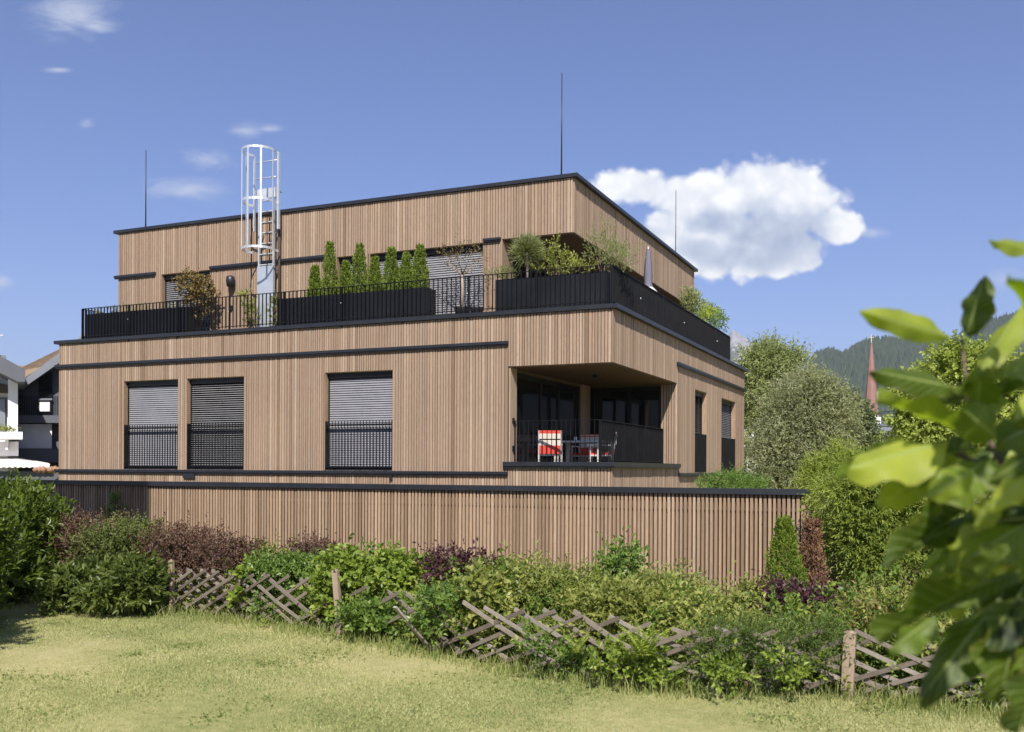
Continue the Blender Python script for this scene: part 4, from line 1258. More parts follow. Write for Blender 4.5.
# cypress hedge on the right: neighbouring plants
for lab, ls, D, n in (('yellow green cypress at the wall end, leftmost of the right hedge', [(866, 512, 24, 34), (858, 545, 18, 30), (870, 568, 24, 34), (842, 494, 14, 14), (850, 525, 14, 20), (834, 505, 12, 24, 1.0), (838, 550, 14, 40, 1.0), (826, 560, 12, 40, 1.4), (822, 500, 10, 14, 1.6)], 11.7, 2900),
                      ('tall yellow green cypress in the middle of the right hedge', [(895, 500, 32, 40), (905, 550, 40, 50), (876, 476, 24, 14)], 11.8, 2800),
                      ('yellow green cypress of the right hedge behind the blurred foreground leaves', [(945, 510, 50, 54), (960, 570, 50, 56), (1005, 520, 50, 60), (1000, 580, 50, 50)], 12.0, 3000)):
    bush('cypress', lab, 'cypress', ls, n, 8, .06, .018, 'cypress', D, length=.2, shell=.55, up=.1, droop=.5, spread=.6, group='cypresses of the right hedge', stem_r=.04)
# rounded shrub and others behind the wall
bush('round_shrub', 'rounded fresh green shrub showing above the wall below the right hand windows', 'shrub', [(733, 492, 26, 16), (715, 494, 16, 12), (752, 494, 14, 12)], 1100, 7, .07, .02, 'shrubgreen', 20.5, length=.18, shell=.5, droop=.3)
bush('golden_conifer', 'golden green conifer above the right end of the wall', 'conifer', [(828, 478, 22, 16), (845, 472, 24, 18), (815, 486, 14, 10), (860, 486, 30, 18)], 1500, 8, .07, .018, 'cypress', 15.0, length=.2, shell=.5, tone=(.3, 1))

# ------------------------------------------------------------------ trees behind
def tlobes(ls, D):
    s = D / FPX
    return [(*at(l[0], l[1], D + (l[4] if len(l) > 4 else 0)), l[2] * s, l[2] * s, l[3] * s) for l in ls]


D = 38
b = at(765, 471, D); tree('birch', 'slender light green birch directly right of the building', (b[0], b[1], -2.5), 7, tlobes([(757, 372, 16, 20), (772, 362, 14, 14), (760, 400, 20, 26), (782, 372, 14, 18), (752, 430, 16, 26), (795, 366, 10, 12), (768, 352, 8, 8)], D), 3400, 7, .13, .05, 'birch', droop=.6, length=.5, trunk_mat='paletrunk', trunk_r=.12, trunk_top=6.0, spread=.7)
D = 33
b = at(808, 471, D); tree('willow', 'big grey green willow with a rounded crown right of the birch', (b[0], b[1], -2.5), 6, tlobes([(808, 395, 26, 24), (825, 408, 22, 26), (790, 420, 28, 28), (815, 435, 34, 28), (838, 425, 16, 22), (780, 448, 26, 22), (810, 460, 36, 20), (772, 464, 22, 22), (795, 474, 30, 18), (765, 480, 20, 14)], D), 7500, 7, .11, .04, 'willow', droop=.5, length=.42, trunk_r=.16, trunk_top=4.6, spread=.7)
D = 46
b = at(858, 471, D); tree('broadleaf_tree', 'small dark green tree between the willow and the church', (b[0], b[1], -2.6), 5, tlobes([(850, 415, 12, 20), (860, 430, 14, 24), (848, 440, 16, 24), (864, 450, 14, 18), (842, 412, 10, 12)], D), 2200, 7, .15, .09, 'darktree', length=.4, trunk_top=3.4)
D = 30
b = at(940, 471, D); tree('maple', 'yellow green maple crown behind the foreground leaves at the right', (b[0], b[1], -2.5), 6, tlobes([(925, 400, 22, 22), (955, 372, 22, 24), (985, 375, 26, 26), (945, 420, 34, 24), (975, 410, 34, 28), (1010, 400, 30, 30), (920, 430, 22, 18), (970, 440, 50, 20)], D), 5200, 7, .13, .11, 'maple', length=.4, trunk_top=4.6, trunk_r=.15)
D = 60
for i, (px, w, top) in enumerate(((890, 24, 437), (915, 26, 432), (1040, 40, 400), (700, 30, 420))):
    b = at(px, 471, D); tree('broadleaf_tree', ('low dark tree right of the church', 'second low dark tree right of the church behind the leaves', 'green tree beyond the right edge of the view', 'green tree hidden behind the right side of the building')[i], (b[0], b[1], -2.6), 5,
                             tlobes([(px - w * .4, top + 22, w * .6, 20), (px + w * .3, top + 18, w * .6, 20), (px, top + 34, w * .8, 24)], D), 1200, 7, .2, .12, 'darktree', length=.5, trunk_top=3)

# ------------------------------------------------------------------ church
D = 300; s = D / FPX
cb = at(871, 420, D); px = lambda x, y: at(x, y, D)
CH = thing('church', (cb[0], cb[1], -3), 'distant church with a slim red pointed spire and a small white gable', 'church')
fx = np.array([CR[0], CR[1], 0]); fy = np.array([CF[0], CF[1], 0])


def cpoint(a, bq, z): return np.array([cb[0], cb[1], 0]) + fx * a + fy * bq + np.array([0, 0, z])


zs = lambda y: (471.4 - y) * s + CAM[2]
def ngon(r_, z_, n=8): return [cpoint(r_ * math.cos(R(22.5) + 2 * math.pi * k / n), r_ * math.sin(R(22.5) + 2 * math.pi * k / n), z_) for k in range(n)]
mb = MB(); prof = [(3.0, zs(417)), (2.35, zs(405)), (1.3, zs(370)), (.25, zs(342))]; v = []
for r_, z_ in prof: v += ngon(r_ * .8, z_)
f = [(i * 8 + k, i * 8 + (k + 1) % 8, (i + 1) * 8 + (k + 1) % 8, (i + 1) * 8 + k) for i in range(3) for k in range(8)]; f.append(tuple(24 + k for k in range(8)))
mb.add(v, f); mb.build('spire', M['spire'], CH)
mb = MB(); mb.beam(cpoint(0, 0, zs(342) - .1), cpoint(0, 0, zs(334)), .25, .25, up=(0, 1, 0)); mb.beam(cpoint(-.7, 0, zs(337)), cpoint(.7, 0, zs(337)), .2, .2); mb.build('cross', M['gold'], CH)
mb = MB(); v = [cpoint(a, bq, z) for z in (-3, zs(417)) for a, bq in ((-2.2, -2.2), (2.2, -2.2), (2.2, 2.2), (-2.2, 2.2))]
mb.add(v, [(0, 1, 5, 4), (1, 2, 6, 5), (2, 3, 7, 6), (3, 0, 4, 7), (4, 5, 6, 7)]); mb.build('tower', M['white'], CH)
mb = MB(); v = [cpoint(a, bq, z) for bq in (-2.9, -2.3) for a, z in ((-1.9, zs(420)), (1.9, zs(420)), (0, zs(411)))]
mb.add(v, [(0, 1, 2), (3, 5, 4), (0, 3, 4, 1), (1, 4, 5, 2), (2, 5, 3, 0)]); mb.build('gable', M['white'], CH)
mb = MB(); v = [cpoint(a, bq, z) for a, bq, z in ((-3, -3.4, zs(426)), (9, -3.4, zs(426)), (9, 3, zs(426)), (-3, 3, zs(426)), (-2, -.2, zs(420)), (9, -.2, zs(420)))]
mb.add(v, [(0, 1, 5, 4), (2, 3, 4, 5), (3, 0, 4), (1, 2, 5)]); mb.build('roof', M['greyclad'], CH)
mb = MB(); v = [cpoint(a, bq, z) for z in (-3, zs(426) - .02) for a, bq in ((-2.7, -3.1), (8.8, -3.1), (8.8, 2.8), (-2.7, 2.8))]
mb.add(v, [(0, 1, 5, 4), (1, 2, 6, 5), (2, 3, 7, 6), (3, 0, 4, 7)]); mb.build('nave_wall', M['greyfascia'], CH)

# white house glimpsed right of the building
b = at(747, 440, 62); WH = thing('white_house', (b[0], b[1], -2.6), 'white house wall glimpsed between the building and the birch', 'house')
mb = MB(); mb.box(b[0] - 2, b[0] + .45, b[1], b[1] + 6, -2.6, 3.0); mb.build('wall', M['white'], WH)
mb = MB(); v = [(b[0] - 2.4, b[1] - .4, 2.95), (b[0] + .6, b[1] - .4, 2.95), (b[0] + .6, b[1] + 6.4, 2.95), (b[0] - 2.4, b[1] + 6.4, 2.95), (b[0] - 2.4, b[1] + 3, 4.6), (b[0] + .6, b[1] + 3, 4.6)]
mb.add(v, [(0, 1, 5, 4), (2, 3, 4, 5), (3, 0, 4), (1, 2, 5), (0, 3, 2, 1)]); mb.build('roof', M['tile'], WH)
for k in range(2):
    mb = MB(); mb.box(b[0] - 1.7 + k * 1.1, b[0] - 1.1 + k * 1.1, b[1] - .04, b[1] - .003, -.2, 1.2); mb.build('window', M['glass'], WH)

# ------------------------------------------------------------------ neighbour houses at the left
def facade_house():
    D = 33.0; s = D / FPX
    o3 = at(30, 471.4, D); X = np.array([CR[0], CR[1], 0]); X /= np.linalg.norm(X); Yv = ray(21, 471.4) * [1, 1, 0]; Yv /= np.linalg.norm(Yv)
    def pt(px_, py_, back=0.):
        q = at(px_, py_, D); return q + Yv * back
    def prism(mb, poly, b0, b1, tone=.5):
        n = len(poly); v = [pt(a, b, b0) for a, b in poly] + [pt(a, b, b1) for a, b in poly]
        f = [tuple(range(n))[::-1], tuple(range(n, 2 * n))] + [(i, (i + 1) % n, n + (i + 1) % n, n + i) for i in range(n)]
        mb.add(v, f, tone)
    W = thing('white_house', (*pt(-30, 471)[:2], -2.5), 'white rendered house with dark eaves and flower box at the left edge', 'house')
    def P(poly, b0, b1, name, mat, par):
        mb = MB(); prism(mb, poly, b0, b1); return mb.build(name, M[mat], par)
    P([(-150, 545), (17.5, 545), (17.5, 381), (-30, 352), (-80, 352), (-150, 400)], .8, 9, 'wall', 'white', W)
    P([(8, 545), (17.8, 545), (17.8, 382), (8, 376)], 0, .8, 'corner_wall', 'white', W)
    P([(-45, 334), (25, 372), (25, 384), (18, 384), (-45, 352)], -1.0, 9.4, 'roof', 'greyclad', W)
    P([(-45, 334), (-45, 352), (-160, 410), (-160, 398)], -1.0, 9.4, 'roof', 'greyclad', W)
    P([(-60, 372), (8, 384), (8, 392), (-60, 388)], .3, .78, 'eave_board', 'darkwood', W)
    w = P([(-20, 396), (6, 396), (6, 431), (-20, 431)], .72, .79, 'window', 'glass', W)
    P([(-4, 398), (5, 398), (5, 431), (-4, 431)], .66, .71, 'shutter', 'greyfascia', w)
    P([(-10, 346), (4.5, 346), (4.5, 372), (-10, 372)], 3, 4, 'chimney', 'greyfascia', W)
    P([(-60, 433), (22.5, 433), (22.5, 440), (-60, 440)], -1.2, .0, 'balcony_ledge', 'white', W)
    P([(-60, 442), (18.5, 442), (18.5, 456), (-60, 456)], -.6, .0, 'balcony_wall', 'white', W)
    P([(5, 440), (9, 440), (8, 450), (6, 450)], -.9, -.6, 'corbel', 'white', W)
    mb = MB(); mb.tube([pt(-8, 345, 2.5), pt(-8, 322, 2.5)], .03, 6); mb.beam(pt(-20, 332, 2.5), pt(2, 326, 2.5), .04, .06); mb.build('aerial', M['galv'], W)
    q0, q1 = pt(-25, 432, -.8), pt(15, 432, -.8)
    nn = 260; t_ = rng.random(nn)[:, None]; Pp = q0 + (q1 - q0) * t_ + rng.normal(size=(nn, 3)) * [.05, .1, .04]
    v, k_, tn = shoots(Pp, np.tile([0, 0, 1.], (nn, 1)) + rng.normal(size=(nn, 3)) * .5, .14, 4, .06, .03, .9)
    fb = fast_mesh('balcony_plants', v, k_, tn, M['olive'], None); tag(fb, 'green balcony plants along the ledge of the white house', 'plants')
    G = thing('grey_house', (*pt(60, 471, 3)[:2], -2.5), 'dark grey boarded house with brown tiled roof between the white house and the building', 'house')
    gw = MB(); prism(gw, [(17.9, 545), (120, 545), (120, 340), (86, 340), (22, 384), (17.9, 384)], 3, 10); w_ = gw.build('wall', M['greyclad'], G)
    bd = MB()
    for k in range(22): prism(bd, [(18.2 + k * 2, 420), (18.9 + k * 2, 420), (18.9 + k * 2, 390), (18.2 + k * 2, 390)], 2.97, 3.0)
    bd.build('board_joint', M['railing'], w_)
    P([(20, 377), (22, 384), (88, 338), (88, 326)], 2.2, 11, 'roof_edge', 'greyfascia', G)
    P([(10, 366), (14, 358.8), (55, 357), (88, 325), (95, 325), (24, 372)], 2.6, 10.5, 'roof', 'tile', G)
    w = P([(40, 372), (54.5, 365), (54.5, 409), (40, 409)], 2.9, 2.995, 'window', 'glass', G)
    P([(40, 393), (54.5, 393), (54.5, 395), (40, 395)], 2.84, 2.895, 'window_bar', 'greyfascia', w)
    P([(41, 397), (52, 397), (52, 407), (41, 407)], 2.85, 2.89, 'blind', 'parasolhem', w)
    P([(18.2, 412), (70, 412), (70, 420), (18.2, 420)], 2.3, 2.99, 'fascia_board', 'greyclad', G)
    P([(18.2, 421), (54, 421), (54, 447), (18.2, 447)], 2.6, 2.98, 'balcony_front', 'white', G)
    P([(18.2, 447.5), (70, 447.5), (70, 462), (18.2, 462)], 2.2, 2.95, 'lower_boarding', 'greyclad', G)
    A = thing('awning', (*pt(10, 462, -2)[:2], -.5), 'cream awning with a scalloped edge below the white house balcony', 'awning')
    mb = MB(); v = []; n = 40
    for i in range(n + 1):
        xx = -60 + (108) * i / n
        v += [pt(xx, 457.5 + max(0, (xx - 18)) * .18, .0), pt(xx, 464, -2.2), pt(xx, 467 + (.8 if i % 2 else 0), -2.22)]
    f = [(3 * i + j, 3 * i + 3 + j, 3 * i + 4 + j, 3 * i + 1 + j) for i in range(n) for j in (0, 1)]
    mb.add(v, f); ob = mb.build('awning_cloth', M['awning'], A)
    mb = MB(); mb.tube([pt(-60, 466, -2.15), pt(47, 466, -2.15)], .03, 6); mb.build('front_bar', M['galv'], A)
    mb = MB(); 
    for k in range(7): mb.tube([pt(33 + k * 3.6, 470.5, -2.5 + .1 * (k % 2)), pt(36 + k * 3.6, 468.6, -2.5 + .05 * k)], .07 + .02 * (k % 3), 7)
    tag(mb.build('log_pile', M['terracotta'], None, True), 'orange brown pile of logs beside the cream awning', 'pile')
    mb = MB(); prism(mb, [(-60, 471), (60, 471), (60, 545), (-60, 545)], -1.9, -1.7)
    tag(mb.build('garden_fence', M['greyclad'], None), 'dark grey board fence under the cream awning', 'fence')


facade_house()
# the neighbour's house outside the left edge, whose corner shades the wall's left part
SUN_F, SUN_EL = 24.0, 46.0
sh = on_y(150, 505, WY)
cx, cy = sh[0] + 10.5 * math.sin(R(SUN_F)), WY - 10.5 * math.cos(R(SUN_F))
NB = thing('neighbour_house', (cx - 3, cy - 2.5, -2), 'plain pale house outside the left edge that shades the end of the slat wall', 'house')
mb = MB(); mb.box(cx - 9, cx, cy - 7.5, cy, -2.2, 10.6); mb.build('wall', M['white'], NB)
mb = MB(); mb.box(cx - 9.15, cx + .02, cy - 7.65, cy + .02, 10.6, 10.8); mb.build('roof', M['metal'], NB)
for zz in (-.9, 2.2, 5.3, 8.2):
    for k in range(3):
        mb = MB(); mb.box(cx + .003, cx + .03, cy - 6.6 + k * 2.2, cy - 5.4 + k * 2.2, zz, zz + 1.5); mb.build('window', M['glass'], NB)

# ------------------------------------------------------------------ grass
def grass():
    n = 420000
    x = rng.uniform(-5.5, 9.5, n); y = rng.uniform(-14.6, -9.4, n)
    keep = y < fence_y(x) + .15
    x, y = x[keep], y[keep]; n = len(x)
    p = np.stack([x, y, gz(x, y) + .0], 1)
    a = rng.random(n) * 6.283; lean = rng.normal(size=(n, 2)) * .45
    near = np.clip((y - fence_y(x) + .5) / .5, 0, 1)
    h = (.010 + .013 * rng.random(n)) * (1 + .6 * near * rng.random(n))
    patch = .5 + .25 * np.sin(x * 1.3 + .7 * np.sin(y * 1.1)) * np.cos(y * 1.7 + x * .4) + .2 * np.sin(x * 4.1 + y * 2.7) * np.sin(y * 5.3 - x * 1.9)
    w = .0028 + .0016 * rng.random(n)
    s_ = np.stack([np.cos(a), np.sin(a), 0 * a], 1) * w[:, None]
    tip = p + np.stack([lean[:, 0] * h, lean[:, 1] * h, h], 1)
    v = np.stack([p - s_, p + s_, tip], 1).reshape(-1, 3)
    o = fast_mesh('grass', v, 3, np.clip(patch + rng.normal(size=n) * .17, 0, 1), M['grass'])
    tag(o, 'short dry yellow green grass of the lawn', 'grass', kind='stuff')
    # clover and weed patches in the lawn
    r = np.random.default_rng(91); pc = np.stack([r.uniform(-3.5, 7.5, 46), r.uniform(-14.2, -10.6, 46)], 1); pc = pc[pc[:, 1] < fence_y(pc[:, 0]) - .3]
    ci = r.integers(0, len(pc), 2600); q = pc[ci] + r.normal(size=(2600, 2)) * (.05 + .16 * r.random(len(pc)))[ci][:, None]
    q = q[q[:, 1] < fence_y(q[:, 0]) - .05]; m_ = len(q)
    P = np.stack([q[:, 0], q[:, 1], gz(q[:, 0], q[:, 1]) + .008], 1)
    D = np.stack([r.normal(size=m_), r.normal(size=m_), .25 + .5 * r.random(m_)], 1)
    v, k_ = leaf_polys(P, D, .018 + .02 * r.random(m_), .012 + .008 * r.random(m_), .2, 3)
    tag(fast_mesh('clover', v, k_, np.repeat(r.random(m_) * .8, 2), M['tallgrass']), 'small green clover and weed patches in the dry lawn', 'clover', kind='stuff')
    n = 9000
    x = rng.uniform(-3.2, 8, n); off = rng.normal(size=n) * .13; y = fence_y(x) - .08 + off
    dens = .5 + .5 * np.sin(x * 3.3) * np.sin(x * 1.37 + 1)
    keep = rng.random(n) < .25 + .75 * dens; x, y = x[keep], y[keep]; n = len(x)
    p = np.stack([x, y, gz(x, y)], 1); a = rng.random(n) * 6.283; h = .06 + .12 * rng.random(n) ** 2
    lean = rng.normal(size=(n, 2)) * .4
    s_ = np.stack([np.cos(a), np.sin(a), 0 * a], 1) * .004
    mid = p + np.stack([lean[:, 0] * h * .3, lean[:, 1] * h * .3, h * .6], 1); tip = p + np.stack([lean[:, 0] * h, lean[:, 1] * h, h], 1)
    v = np.stack([p - s_, p + s_, mid + s_ * .7, mid - s_ * .7, mid - s_ * .7, mid + s_ * .7, tip + s_ * .05, tip - s_ * .05], 1).reshape(-1, 3)
    o = fast_mesh('tall_grass', v, 4, np.repeat(rng.random(n), 2), M['tallgrass'])
    tag(o, 'taller uncut grass along the foot of the lattice fence', 'grass', kind='stuff')
    # ground cover in the bed
    n = 20000
    x = rng.uniform(-6, 13, n); y = fence_y(x) + .15 + rng.random(n) ** 1.3 * 5.2
    p = np.stack([x, y, gz(x, y) + .03], 1)
    d = np.stack([rng.normal(size=n), rng.normal(size=n), .5 + rng.random(n)], 1)
    v, k_, t_ = shoots(p, d, .12, 4, .06, .03, 1.0)
    o = fast_mesh('ground_cover', v, k_, t_, M['barbgreen'])
    tag(o, 'low leafy ground cover filling the bed behind the lattice fence', 'ground cover', kind='stuff')


def tangle():
    for mat, n, lab, seed, L, W in (('olive', 2000, 'yellow green tangled undergrowth and climbers along the lattice fence', 5, .055, .03),
                                    ('ivy', 1500, 'dark green tangled undergrowth in the hedge row', 6, .055, .034), ('vine', 700, 'bright young sprays scattered through the hedge row', 7, .05, .036)):
        r = np.random.default_rng(seed)
        x = r.uniform(-4.2, 7.6, n * 3)
        dens = .5 + .5 * np.sin(x * 2.3 + seed) * np.sin(x * 5.1 + seed * 2) + .3 * np.sin(x * 11 + seed)
        x = x[r.random(n * 3) < np.clip(dens, .25, 1)][:n]; m = len(x)
        t = r.random(m)                                       # 0 at the fence foot, 1 on top of the row behind
        off = .05 + t * .75 + np.abs(r.normal(size=m)) * .06 - .16 * (r.random(m) < .07)
        z = (.05 + .50 * t ** .8 + .12 * np.sin(x * 3.7 + seed) + r.normal(size=m) * .06)
        P = np.stack([x, fence_y(x) + off, LAWN + np.clip(z, .03, .95)], 1)
        D = np.stack([r.normal(size=m) * .5, -.5 + r.normal(size=m) * .4, .5 + r.random(m)], 1)
        v, k_, t_ = shoots(P, D, .10 + .14 * r.random(m), 7, L, W, 1.0, .2, 3)
        tag(fast_mesh('undergrowth', v, k_, t_, M[mat]), lab, 'undergrowth', kind='stuff')


grass(); tangle()
for i, (px, py, D, r_, lab) in enumerate((                                          (636, 598, 9.0, .07, 'pale stone between the feathery shrub and the wall foot'), (708, 690, 7.4, .06, 'pale stone at the lawn edge left of the juniper'))):
    q = at(px, py, D); me = MB(); v = []; 
    bpts = [(math.sin(t_) * math.cos(f_), math.sin(t_) * math.sin(f_), math.cos(t_)) for t_ in np.linspace(.05, 3.09, 7) for f_ in np.linspace(0, 5.5, 9)]
    v = [q + np.array([a * r_ * 1.3, b_ * r_, c_ * r_ * .6]) * (1 + rng.normal() * .06) for a, b_, c_ in bpts]
    f = [(i_ * 9 + k, i_ * 9 + (k + 1) % 9, (i_ + 1) * 9 + (k + 1) % 9, (i_ + 1) * 9 + k) for i_ in range(6) for k in range(9)]
    me.add(v, f); tag(me.build('stone', M['stone'], None, True), lab, 'stone')

# ------------------------------------------------------------------ foreground branch with broad leaves
FG = thing('broadleaf_shrub', (*at(1130, 700, 1.9)[:2], LAWN), 'out of focus shrub with broad wavy green leaves at the right edge', 'shrub')


def leaf_uv(o, ns=16, nc=6, period=17 * 7):
    me = o.data; uv = me.uv_layers.new(name='leaf')
    vi = np.zeros(len(me.loops), np.int32); me.loops.foreach_get('vertex_index', vi); vi = vi % period
    uv.data.foreach_set('uv', np.stack([(vi % (nc + 1)) / nc, (vi // (nc + 1)) / ns], 1).astype(np.float32).ravel())


def vein_material():
    m = M['bigleaf']; nt = m.node_tree; b = nt.nodes['Principled BSDF']
    old = b.inputs['Base Color'].links[0].from_socket
    u = nt.nodes.new('ShaderNodeUVMap'); u.uv_map = 'leaf'; sp = nt.nodes.new('ShaderNodeSeparateXYZ'); nt.links.new(u.outputs[0], sp.inputs[0])
    a = math_(nt, 'ABSOLUTE', math_(nt, 'SUBTRACT', sp.outputs[0], .5))
    rib = math_(nt, 'LESS_THAN', a, .028)
    side = math_(nt, 'GREATER_THAN', math_(nt, 'SINE', math_(nt, 'MULTIPLY', math_(nt, 'SUBTRACT', sp.outputs[1], math_(nt, 'MULTIPLY', a, .42)), 62.0)), .93)
    vein = math_(nt, 'MAXIMUM', rib, math_(nt, 'MULTIPLY', side, .55))
    c = mixc(nt, vein, old, (.30, .36, .12))
    blem = noise(nt, obj_coord(nt), 38, 4, .7)
    c = mixc(nt, math_(nt, 'MULTIPLY', math_(nt, 'GREATER_THAN', blem, .69), .7), c, (.16, .10, .04))
    edge = math_(nt, 'MULTIPLY', math_(nt, 'GREATER_THAN', math_(nt, 'ADD', a, math_(nt, 'MULTIPLY', math_(nt, 'SUBTRACT', blem, .5), .5)), .47), .5)
    c = mixc(nt, edge, c, (.22, .20, .05))
    nt.links.new(c, b.inputs['Base Color'])
    g_ = noise(nt, obj_coord(nt), 55, 3, .6)
    bump(nt, b, math_(nt, 'ADD', math_(nt, 'MULTIPLY', vein, -.6), g_), .5, .002)


vein_material()


def big_leaf(mb, b, t, width, curl, roll, wav, dip):
    b = np.array(b); t = np.array(t); ax = t - b; L = np.linalg.norm(ax); ax /= L
    view = unit(b - CAM)
    sd = np.cross(ax, view); sd /= np.linalg.norm(sd) + 1e-9
    if np.dot(np.cross(sd, ax), view) < 0: sd = -sd                     # nm points away from the viewer
    nm = np.cross(sd, ax)
    if np.dot(sd, [0, 0, 1.]) > 0: roll = -roll                          # positive roll lifts nm upwards: the underside shows
    c, s = math.cos(roll), math.sin(roll); sd, nm = sd * c + nm * s, nm * c - sd * s
    ns, nc = 16, 6; v = []; ph = rng.random() * 6
    for i in range(ns + 1):
        t_ = i / ns
        w = width * (math.sin(math.pi * t_ ** .85) ** .8) * (.95 + .05 * math.sin(t_ * 24 + ph) + .025 * math.sin(t_ * 47)) + .0015
        for j in range(nc + 1):
            q = (j / nc - .5) * 2
            wv = wav * math.sin(t_ * 15 + q * .8 + ph) * abs(q) ** 1.5
            v.append(b + ax * L * t_ + sd * q * w / 2 + nm * (abs(q) * width * .22 + wv * width + curl * L * (t_ * (1 - t_)) * 1.2) - np.array([0, 0, dip * L * t_ * t_]))
    f = [(i * (nc + 1) + j, i * (nc + 1) + j + 1, (i + 1) * (nc + 1) + j + 1, (i + 1) * (nc + 1) + j) for i in range(ns) for j in range(nc)]
    mb.add(v, f, float(rng.random()))


# base px, tip px, width px, depth, roll
LV = [((1045, 250), (988, 236), 24, 1.55, .6), ((966, 336), (984, 273), 36, 1.75, .3), ((954, 338), (862, 306), 30, 1.75, .9), ((978, 372), (1024, 296), 38, 1.7, .5), ((1030, 318), (1005, 278), 30, 1.5, .2),
      ((962, 388), (872, 366), 34, 1.75, 1.0), ((975, 415), (980, 372), 40, 1.65, .2), ((958, 432), (876, 398), 40, 1.7, .8), ((950, 440), (850, 462), 64, 1.65, .1), ((925, 455), (838, 476), 36, 1.7, 1.1),
      ((1000, 440), (965, 408), 44, 1.6, .3), ((990, 455), (935, 495), 62, 1.6, .2), ((1030, 455), (988, 480), 28, 1.5, .6), ((1035, 470), (990, 505), 30, 1.5, .3), ((960, 470), (905, 490), 40, 1.7, .8),
      ((935, 470), (880, 500), 36, 1.75, .9), ((985, 480), (920, 545), 46, 1.7, 1.0), ((990, 500), (972, 527), 34, 1.55, .2), ((975, 505), (888, 565), 50, 1.7, .9), ((950, 505), (900, 540), 34, 1.75, .4),
      ((1030, 520), (960, 560), 52, 1.6, 1.0), ((1010, 548), (982, 582), 40, 1.5, .1), ((990, 580), (880, 640), 62, 1.6, .9), ((935, 615), (888, 648), 40, 1.55, .2), ((1005, 590), (918, 695), 56, 1.6, .7), ((1020, 570), (930, 600), 40, 1.65, 1.0),
      ((1030, 600), (1000, 700), 66, 1.55, .5), ((1045, 620), (1010, 720), 60, 1.5, .3), ((1050, 660), (1018, 732), 50, 1.45, .6), ((1040, 560), (985, 640), 60, 1.6, .8), ((1045, 420), (1000, 440), 50, 1.65, .9),
      ((1050, 380), (1000, 395), 44, 1.7, .4), ((1050, 350), (1012, 370), 36, 1.6, .7), ((1060, 480), (1010, 540), 60, 1.7, .9), ((1060, 540), (1005, 600), 60, 1.75, .8), ((1000, 530), (950, 570), 50, 1.78, 1.0), ((1060, 610), (1025, 680), 60, 1.7, .9),
      ((1010, 400), (985, 430), 44, 1.75, .8), ((1015, 470), (975, 470), 44, 1.78, 1.0), ((1000, 560), (960, 620), 50, 1.8, 1.0), ((1040, 440), (1012, 420), 40, 1.55, .5), ((1040, 640), (1000, 660), 50, 1.75, 1.0),
      ((1075, 330), (1040, 300), 40, 1.5, .6), ((1090, 420), (1040, 400), 50, 1.5, .6), ((1090, 520), (1040, 500), 60, 1.45, .6), ((1100, 600), (1040, 590), 60, 1.45, .6), ((1100, 690), (1050, 690), 60, 1.45, .6), ((1090, 250), (1050, 240), 50, 1.5, .6)]
lr = np.random.default_rng(77)
for i, (b, t, w, D, rl) in enumerate(LV):
    mb = MB(); under = lr.random() < .5 and i not in (1, 3, 8, 10, 11); D = D * 1.02
    rr_ = (1.05 + .25 * lr.random()) if under else -(.25 + .6 * lr.random())
    big_leaf(mb, at(*b, D), at(*t, D - .02 + lr.normal() * .06), w * D / FPX * (1.2 if under else .95), .06, rr_, .10, .04)
    leaf_uv(mb.build('leaf', M['bigleaf'], FG, True))
for i in range(50):                                       # the leaves deeper in the shrub
    x_ = lr.uniform(965, 1090); y_ = lr.uniform(370, 690); D = lr.uniform(1.5, 2.1)
    if y_ > 560: x_ += 45
    a_ = lr.uniform(2.2, 3.9); ln_ = lr.uniform(45, 75)
    mb = MB(); big_leaf(mb, at(x_, y_, D), at(x_ + ln_ * math.cos(a_), y_ + abs(ln_ * math.sin(a_)) * .8, D + lr.normal() * .06), lr.uniform(.042, .062), .06, lr.uniform(-1.1, 1.2), .10, .06)
    leaf_uv(mb.build('leaf', M['bigleaf'], FG, True))
SD = np.array([math.sin(R(SUN_F)) * math.cos(R(SUN_EL)), -math.cos(R(SUN_F)) * math.cos(R(SUN_EL)), math.sin(R(SUN_EL))])
over = MB()
for i in range(90):                                       # unseen leaves added above the view to shade the lower right leaves
    P_ = at(lr.uniform(925, 1090), lr.uniform(440, 730), lr.uniform(1.5, 1.9)); q = P_ + SD * lr.uniform(.95, 1.35)
    dd = q - CAM; de = dd @ CF
    if de < .3 or 366 + SY - (dd @ CU) / de * FPX > -60: continue
    a_ = lr.uniform(0, 6.28); e_ = np.array([math.cos(a_), math.sin(a_), -.3]) * lr.uniform(.09, .15)
    big_leaf(over, q, q + e_, lr.uniform(.04, .06), .05, lr.uniform(-1.2, 1.2), .1, .05)
ov = over.build('added_shading_leaves', M['bigleaf'], FG, True); leaf_uv(ov, period=17 * 7); ov['kind'] = 'stuff'
tw = MB()
for pts in ([(1140, 760), (1060, 600), (1010, 480), (968, 400), (962, 340)], [(1140, 760), (1070, 620), (1000, 555)], [(1060, 600), (1040, 430), (1046, 300), (1060, 240)], [(1010, 480), (960, 455), (940, 445)], [(1100, 700), (1040, 610), (1000, 590)], [(1010, 480), (985, 490), (960, 500)]):
    tw.tube([at(a, b_, 1.74 + .02 * i) for i, (a, b_) in enumerate(pts)], np.linspace(.008, .0025, len(pts)), 7)
p = at(1140, 760, 1.74); tw.tube([(p[0] + .05, p[1], LAWN - .05), (p[0] + .02, p[1], (LAWN + p[2]) / 2), tuple(p)], [.018, .014, .009], 8)
tw.build('stem', M['bark'], FG, True)
bd_ = MB(); q = at(992, 511, 1.6); bd_.lathe(q, [(.001, -.016), (.009, -.008), (.011, 0), (.006, .012), (.001, .018)], 10); bd_.build('bud', M['terracotta'], FG, True)

